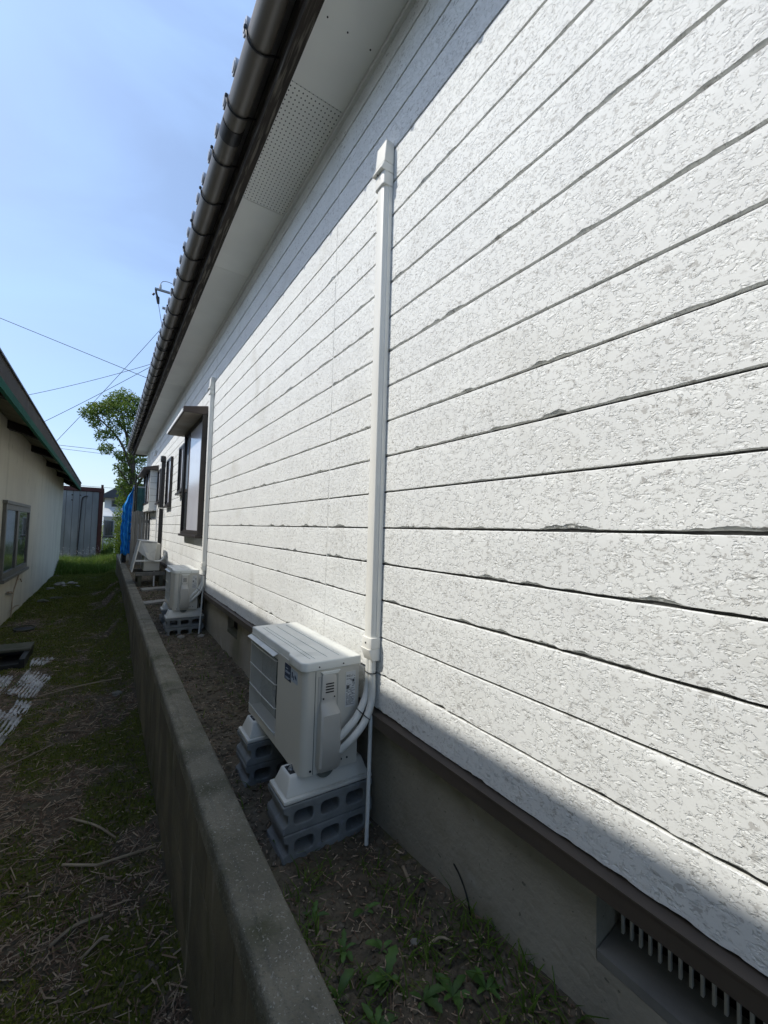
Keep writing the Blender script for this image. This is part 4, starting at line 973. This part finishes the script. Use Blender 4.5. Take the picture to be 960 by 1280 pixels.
def cover():
    rs = np.random.RandomState(8)
    def scatter(n, x0, x1, y0, y1, pw=1.0): return np.stack([rs.uniform(x0, x1, n), y0+(y1-y0)*rs.rand(n)**pw], -1)
    # tall sunlit grass past the buildings
    p = scatter(46000, -2.6, .95, 19.3, 29.5); n = len(p)
    h = (.32+.38*rs.rand(n)+.55*sstep(23.5, 26, p[:, 1])*sstep(-.5, 0, p[:, 0])*rs.rand(n))*(.75+.7*np.clip(fbm(p[:, 0]*1.3, p[:, 1]*1.3, 3, 5), -.4, .6))*sstep(19.0, 20.6, p[:, 1]+.6*rs.rand(n)); h = np.maximum(h, .06)
    blades('tall_grass', p, h, .012+.01*rs.rand(n), .25+.4*rs.rand(n), M_GRASS, np.clip(.5+rs.normal(size=n)*.28, 0, 1), 'tall bright green grass growing in the sun at the passage end', 'grass', seed=2)
    p = scatter(170, -1.8, -.1, 21.6, 24.2); n = len(p); V = []; F = []
    zz = ground_z(p[:, 0], p[:, 1])+.5+.35*rs.rand(n)**1.5; m = MB()
    for (x, y), z in zip(p, zz):
        r = .006+.008*rnd.random(); m.add([(x-r, y, z), (x, y-r, z), (x+r, y, z), (x, y+r, z), (x, y, z+r*.8)], [(0, 1, 4), (1, 2, 4), (2, 3, 4), (3, 0, 4), (3, 2, 1, 0)])
    tag(m.build('wild_flowers', M_FLOWER, None, smooth=0), 'scattered small white flowers above the tall grass by the shed', 'flowers', kind='stuff')
    # moss and short grass tufts over the shaded yard
    p = scatter(270000, -1.5, .36, 1.3, 19.9, 1.6); mm = mossmask(p[:, 0], p[:, 1]); p = p[rs.rand(len(p)) < mm*.75]; n = len(p)
    h = (.010+.020*rs.rand(n))*(1+.8*sstep(9, 14, p[:, 1]))
    blades('moss', p, h, .006+.006*rs.rand(n), .3+.7*rs.rand(n), M_MOSS, np.clip(.45+.5*fbm(p[:, 0]*2, p[:, 1]*2, 3, 9)+rs.normal(size=n)*.22, 0, 1), 'dark green moss and short turf patches over the shaded yard', 'moss', seed=3)
    # tufts of longer grass along the wall foot
    p = scatter(5200, -1.45, .36, 2.4, 19.5, 1.3); g = fbm(p[:, 0]*2.2, p[:, 1]*2.2, 3, 17); p = p[(g > .22) | ((p[:, 0] > .2) & (rs.rand(len(p)) < .5) & (p[:, 1] > 6))]; n = len(p)
    blades('yard_grass', p, .04+.10*rs.rand(n), .005+.004*rs.rand(n), .4+.8*rs.rand(n), M_GRASS, np.clip(.3+rs.normal(size=n)*.25, 0, 1), 'thin grass tufts in the shaded yard left of the block wall', 'grass', seed=4)
    # weeds of the raised strip by the house
    p = scatter(8200, .49, 1.01, .35, 12.5, 2.2); g = fbm(p[:, 0]*5, p[:, 1]*5, 3, 19); keep = (g > .02) & ((p[:, 1] < 1.45) | (rs.rand(len(p)) < .25)); p = p[keep]; n = len(p)
    blades('strip_grass', p, .02+.06*rs.rand(n), .0035+.004*rs.rand(n), .5+.9*rs.rand(n), M_GRASS, np.clip(.3+rs.normal(size=n)*.3, 0, 1), 'sparse thin grass in the soil strip under the white house', 'grass', seed=5)
    # dry stalk litter
    def litter(name, p, ln, wd, label, seed, dirang=None):
        r2 = np.random.RandomState(seed); n = len(p); a = r2.rand(n)*6.283 if dirang is None else dirang+r2.normal(size=n)*.55
        d = np.stack([np.cos(a), np.sin(a), r2.normal(size=n)*.14], -1); s = np.stack([-np.sin(a), np.cos(a), r2.normal(size=n)*.2], -1); u = np.array([0, 0, 1.0])
        c = np.stack([p[:, 0], p[:, 1], ground_z(p[:, 0], p[:, 1])+.004+.012*r2.rand(n)], -1)
        V = []
        for e in (-1, 1):
            for q, w2 in ((-1, 0), (1, 0), (0, 1)):
                V.append(c+d*(ln*.5*e)[:, None]+s*(wd*.5*q)[:, None]+u*(wd*.55*w2)[:, None])
        V = np.stack(V, 1).reshape(-1, 3); i = np.arange(n)[:, None]*6
        F = np.concatenate([i+np.array([[0, 1, 4, 3]]), i+np.array([[1, 2, 5, 4]]), i+np.array([[2, 0, 3, 5]])], 0)
        tag(bigmesh(name, V, F, M_STRAW, smooth=False, attrs={'tint': np.repeat(np.clip(r2.rand(n)**1.5*1.1, 0, 1), 6)}), label, 'litter', kind='stuff')
    p = scatter(68000, -1.4, .35, 1.3, 14, 2.3); m2 = mossmask(p[:, 0], p[:, 1]); g = fbm(p[:, 0]*1.5, p[:, 1]*1.5, 3, 23); p = p[rs.rand(len(p)) < np.clip(.75-.70*m2+.5*g+.25*np.exp(-((p[:, 1]-2.6)/1.2)**2), .10, 1)]; n = len(p)
    litter('straw_litter', p, .012+.085*rs.rand(n)**2.6, .0018+.0062*rs.rand(n)**1.6, 'broken dry stalks and chips littering the shaded yard', 31)
    p = scatter(8000, .49, 1.01, .3, 12.8, 1.8); n = len(p)
    litter('strip_litter', p, .006+.028*rs.rand(n)**2, .0016+.003*rs.rand(n), 'small dry chips and twigs on the soil strip under the house', 33)
    # soil clods
    def clods(name, p, r, label, seed, m=M_SOIL):
        r2 = np.random.RandomState(seed); n = len(p); ico = np.array([(0, 0, 1), (.89, 0, .45), (.28, .85, .45), (-.72, .53, .45), (-.72, -.53, .45), (.28, -.85, .45), (.72, .53, -.45), (-.28, .85, -.45), (-.89, 0, -.45), (-.28, -.85, -.45), (.72, -.53, -.45), (0, 0, -1)])
        T = np.array([(0, 1, 2), (0, 2, 3), (0, 3, 4), (0, 4, 5), (0, 5, 1), (1, 6, 2), (2, 7, 3), (3, 8, 4), (4, 9, 5), (5, 10, 1), (6, 7, 2), (7, 8, 3), (8, 9, 4), (9, 10, 5), (10, 6, 1)])
        z = ground_z(p[:, 0], p[:, 1]); sc = r[:, None, None]*(.65+.7*r2.rand(n, 12, 1))*np.array([1.2, 1.0, .75])
        V = ico[None]*sc; a = r2.rand(n)*6.283; ca, sa = np.cos(a)[:, None], np.sin(a)[:, None]
        V = np.stack([V[..., 0]*ca-V[..., 1]*sa+p[:, 0:1], V[..., 0]*sa+V[..., 1]*ca+p[:, 1:2], V[..., 2]+z[:, None]], -1).reshape(-1, 3)
        F = (np.arange(n)[:, None, None]*12+T[None]).reshape(-1, 3)
        tag(bigmesh(name, V, F, m, smooth=False, nv=3, attrs={'moss': np.zeros(len(V))}), label, 'soil', kind='stuff')
    p = scatter(9500, .49, 1.01, .3, 9, 1.7); clods('soil_crumbs', p, .003+.016*rs.rand(len(p))**3, 'loose crumbs of soil on the strip under the house', 41)
    p = scatter(8500, -1.4, .35, 1.3, 13, 2.0); clods('yard_crumbs', p, .004+.014*rs.rand(len(p))**2.5, 'loose crumbs of dark soil over the shaded yard', 43)
cover()

# ------------------------------------------------------------------ single items on the ground
def gz(x, y): return float(ground_z(x, y))
def weed(x, y, n, L, label, seed):
    r = random.Random(seed); z = gz(x, y); t = thing('weed', label, 'weed', (x, y, z), 'leafy weeds in the strip under the house')
    for k in range(n):
        a = 2*math.pi*k/n+r.uniform(-.7, .7); ln = L*r.uniform(.5, 1.25); wd = ln*r.uniform(.11, .19); up = r.uniform(.35, 1.15); V = []; F = []; tw = r.uniform(-.5, .5)
        N = 9
        for i in range(N):
            s = i/(N-1); w = wd*(max(.06, math.sin(math.pi*min(1, s*.80+.02)))**1.3)*(1+.22*math.sin(s*26+k)); rr = ln*s*(.5+.35*s); zz = z+ln*up*(s-.60*s*s)+.002; a += tw*.05
            if i == N-1: w = .002
            cx, cy = x+rr*math.cos(a), y+rr*math.sin(a); px, py = -math.sin(a), math.cos(a)
            V += [(cx-px*w, cy-py*w, zz+w*.35), (cx, cy, zz), (cx+px*w, cy+py*w, zz+w*.35)]
            if i: b = i*3; F += [(b-3, b-2, b+1, b), (b-2, b-1, b+2, b+1)]
        MB().add(V, F).build('leaf', M_LEAF, t, smooth=60)
wd = [(.75, 1.18, 5, .075, 'upright broad-leaved weed alone in the middle of the soil strip'), (.68, .95, 7, .085, 'dense broad-leaved weed clump nearest the bottom of the picture'), (.555, 1.0, 5, .085, 'bright leafy weed pressed against the block wall edge'), (.80, .83, 6, .075, 'low spreading weed at the bottom right of the strip'),
      (.98, 1.16, 5, .05, 'small weed growing at the foot of the foundation'), (.60, 1.25, 5, .06, 'small weed beside the block wall just before the grey blocks'), (.63, 1.10, 6, .065, 'mid-sized weed between the block wall and the lone weed'), (.88, .79, 6, .07, 'weed close to the foundation at the picture bottom'), (.72, 1.04, 6, .055, 'fine weed just in front of the lone upright weed'), (.60, .88, 7, .08, 'leafy weed by the coping at the very bottom'), (.73,.86,6,.08,'weed low in the middle of the strip bottom')]
for i, w in enumerate(wd): weed(w[0], w[1], w[2], w[3]*.82, w[4], i+3)
def stick(p, q, r, label, name='dry_stick'):
    a = Vector((p[0], p[1], gz(*p)+r+.006)); b = Vector((q[0], q[1], gz(*q)+r+.006)); mid = (a+b)/2+Vector((rnd.uniform(-.02, .02), rnd.uniform(-.02, .02), .012))
    tag(MB().tube(arc([a, mid, b], 4), [r]*9, 6).build(name, M_STICK, None, smooth=60), label, 'stick', 'dry stalks lying on the ground')
stick((-.52, 5.95), (.24, 5.9), .008, 'long pale stalk lying across the yard beside the corrugated sheets')
stick((.83, .97), (.90, .945), .004, 'short pale twig on the soil strip near the foundation')
stick((.955, 1.26), (.935, 1.19), .006, 'pale flat chip of wood lying near the drain hose end')
stick((-.10, 3.38), (.14, 3.02), .007, 'bent dry stalk lying below the mossy patch')
stick((-.11, 2.98), (.05, 2.86), .007, 'short straight dry stalk in the lower yard litter')
stick((-.12, 2.45), (.08, 2.48), .009, 'thickest dry stalk at the lower left yard')
stick((.05, 2.86), (.33, 2.78), .007, 'dry stalk pointing at the foot of the block wall')
stick((.0, 2.30), (.10, 2.34), .007, 'short dry stalk nearest the bottom left')
stick((-.62, 4.3), (-.28, 4.62), .006, 'thin dry stalk lying on the moss at left')
stick((-.40, 4.9), (-.02, 4.75), .005, 'thin dry stalk lying between moss and corrugated sheets')
def stone(x, y, r, label, m=M_STONE, sz=.7):
    rs = random.Random(int(x*1000)); bm = bmesh.new(); bmesh.ops.create_icosphere(bm, subdivisions=2, radius=r)
    for v in bm.verts:
        k = 1+rs.uniform(-.26, .26); v.co = Vector((v.co.x*1.25*k, v.co.y*k, v.co.z*sz*k))
    me = bpy.data.meshes.new('stone'); bm.to_mesh(me); bm.free(); me.materials.append(m)
    o = bpy.data.objects.new('stone', me); COL.objects.link(o); o.location = (x, y, gz(x, y)+r*.3); tag(o, label, 'stone', 'loose stones on the ground')
stone(.19, 5.48, .040, 'pale fist-sized stone lying beside the block wall foot')
stone(.73, 5.0, .030, 'grey stone before the second outdoor unit blocks')
stone(.92, 4.95, .032, 'grey stone lying near the foundation before the second unit')
stone(.82, 1.01, .013, 'small white pebble on the soil strip among weeds')
for q, (sx, sy, sr, lb) in enumerate(((-1.02, 15.3, .11, 'largest pale lump of the rubble by the cream wall end'), (-.80, 15.6, .08, 'pale lump on the right of the largest rubble lump'), (-.62, 15.4, .05, 'flat pale rubble chip at the right end of the rubble'), (-1.2, 14.9, .075, 'grey rubble lump pressed against the cream wall'), (-.92, 15.0, .05, 'small rubble chunk in front of the largest pale lump'), (-1.1, 15.9, .07, 'pale rubble lump farthest back near the tall grass'), (-.70, 16.0, .055, 'rubble chunk nearest the tall grass on the right'))): stone(sx, sy, sr, lb, sz=.55)
stone(-1.15, 12.6, .09, 'mossy grey rock below the cream wall window', m=M_CONC, sz=.5); stone(-.95, 13.2, .10, 'mossy grey rock in the middle of the far yard', m=M_CONC, sz=.4)
def corrugated(corners, label, waves, seed):
    r = random.Random(seed); a, b, c, d = [Vector((*p, 0)) for p in corners]; nu, nv = waves*8, 16; V = np.zeros((nv, nu, 3))
    for j in range(nv):
        t = j/(nv-1)
        for i in range(nu):
            s = i/(nu-1); e = .035*fbm(s*7+seed, t*0+seed, 3, 81) if j in (0, nv-1) else 0
            p = (a*(1-s)+b*s)*(1-t)+(d*(1-s)+c*s)*t+(a-d)*float(e)*3
            zb = gz(p.x, p.y)+.009
            V[j, i] = (p.x, p.y, zb+.010*math.sin(s*waves*2*math.pi)+.007*math.sin(t*9+seed+s*3))
    V = V.reshape(-1, 3); off = V.mean(0); o = bigmesh('corrugated_sheet', V-off, gridfaces(nv, nu), M_CORR); o.location = off
    md = o.modifiers.new('thickness', 'SOLIDIFY'); md.thickness = .004
    tag(o, label, 'corrugated sheet', 'broken corrugated sheets on the ground')
corrugated([(-.83, 6.15), (-.62, 6.02), (-.52, 6.72), (-.74, 7.1)], 'largest broken corrugated sheet, pale grey, in the middle of the pile', 6, 1)
corrugated([(-.66, 6.02), (-.56, 5.98), (-.47, 6.6), (-.55, 6.75)], 'narrow strip of corrugated sheet along the right of the pile', 3, 2)
corrugated([(-.76, 7.28), (-.60, 7.22), (-.50, 7.5), (-.76, 7.62)], 'small corrugated sheet piece at the far end of the pile', 5, 3)
corrugated([(-.86, 4.95), (-.66, 4.82), (-.58, 5.38), (-.80, 5.66)], 'corrugated sheet piece nearest the camera at the left edge', 6, 4)
corrugated([(-1.15, 6.2), (-.88, 6.1), (-.84, 6.9), (-1.1, 7.0)], 'dull corrugated sheet at the left edge behind the largest one', 6, 5)
corrugated([(-.72, 5.55), (-.58, 5.48), (-.55, 5.80), (-.70, 5.92)], 'short corrugated fragment between the near and the largest sheets', 4, 6)
def trough():
    t = thing('concrete_trough', 'low dark concrete box with open front at the left edge', 'trough', (-1.02, 7.6, -1.93))
    m = MB(); m.box(-1.3, -.84, 7.24, 7.28, -1.95, -1.86); m.box(-.86, -.80, 7.2, 8.0, -1.95, -1.79); m.box(-1.3, -.861, 7.94, 8.0, -1.95, -1.79); m.box(-1.3, -.861, 7.281, 7.939, -1.95, -1.90)
    m.build('wall', M_RUBBER, t, smooth=0, bevel=.006); MB().box(-1.32, -.79, 7.62, 8.02, -1.789, -1.755).build('lid', M_CONC, t, smooth=0, bevel=.008)
trough()
t = thing('buried_pot', 'black plastic pot rim sunk in the moss near the cream wall', 'pot', (-1.1, 9.6, -1.93))
zp = gz(-1.1, 9.6); m = MB(); m.tube([(-1.1+.145*math.cos(a), 9.6+.17*math.sin(a), zp+.040+.012*math.sin(a)) for a in np.linspace(0, 2*math.pi, 25)], .011, 6, False); m.build('rim', M_CONC, t, smooth=60)
MB().tube([(-1.1, 9.6, zp-.02), (-1.1, 9.6, zp+.034)], [.13, .150], 20).build('hollow_shade_cap', M_RUBBER, t, smooth=40)  # black cap above the soil stands in for the shade in the hollow
def plank(x0, x1, y0, y1, label, a):
    z = gz((x0+x1)/2, (y0+y1)/2); o = MB().box(x0, x1, y0, y1, z+.01, z+.045).build('plank', M_STONE, None, smooth=0, bevel=.008); o.rotation_euler = (R(2), R(-2), R(a)); tag(o, label, 'plank', 'pale slabs lying behind the second outdoor unit')
plank(.55, .95, 8.15, 8.35, 'farther pale slab lying on the soil past the second outdoor unit', 4)
plank(.50, .86, 6.95, 7.12, 'nearer pale slab lying on the soil past the second outdoor unit', 8)
tag(MB().tube(arc([(1.005, .965, -1.21), (1.0, .98, -1.14), (.995, 1.01, -1.09), (.99, 1.035, -1.065)], 5), [.003]*15+[.0015], 5).build('dry_twig', M_RUBBER, None, smooth=60), 'thin dark twig leaning on the foundation', 'twig')
def bush(x, y, w, h, label, seed):
    t = thing('bush', label, 'bush', (x, y, -1.9)); rs = np.random.RandomState(seed); n = 1500
    d = rs.normal(size=(n, 3)); d /= np.linalg.norm(d, axis=1)[:, None]; P = np.array([x, y, -1.9+h*.55])+d*(rs.rand(n)**.4)[:, None]*np.array([w, w, h*.5])
    L = .03+.03*rs.rand(n); ax = rs.normal(size=(n, 3)); ax /= np.linalg.norm(ax, axis=1)[:, None]; sd = np.cross(ax, rs.normal(size=(n, 3))); sd /= np.linalg.norm(sd, axis=1)[:, None]
    V = np.stack([P, P+ax*L[:, None]+sd*L[:, None]*.5, P+ax*L[:, None]*2, P+ax*L[:, None]-sd*L[:, None]*.5], 1).reshape(-1, 3)-np.array([x, y, -1.9])
    o = bigmesh('crown', V, np.arange(4*n).reshape(n, 4), M_TREE, t, smooth=False, attrs={'tint': np.repeat(np.clip(.5+.4*d[:, 2]+.2*rs.normal(size=n), 0, 1), 4)}); o['kind'] = 'stuff'
    MB().tube([(x, y, -1.95), (x, y, -1.9+h*.6)], .03, 6).build('stem', M_BARK, t, smooth=60)
bush(.50, 27.5, .30, 2.9, 'green bush behind the raised far outdoor unit', 3)
bush(.55, 21.0, .28, 2.0, 'leafy green bush beside the blue tarpaulin foot', 5)
bush(.25, 32.0, .9, 2.1, 'wide green shrub far behind the raised outdoor unit', 9)
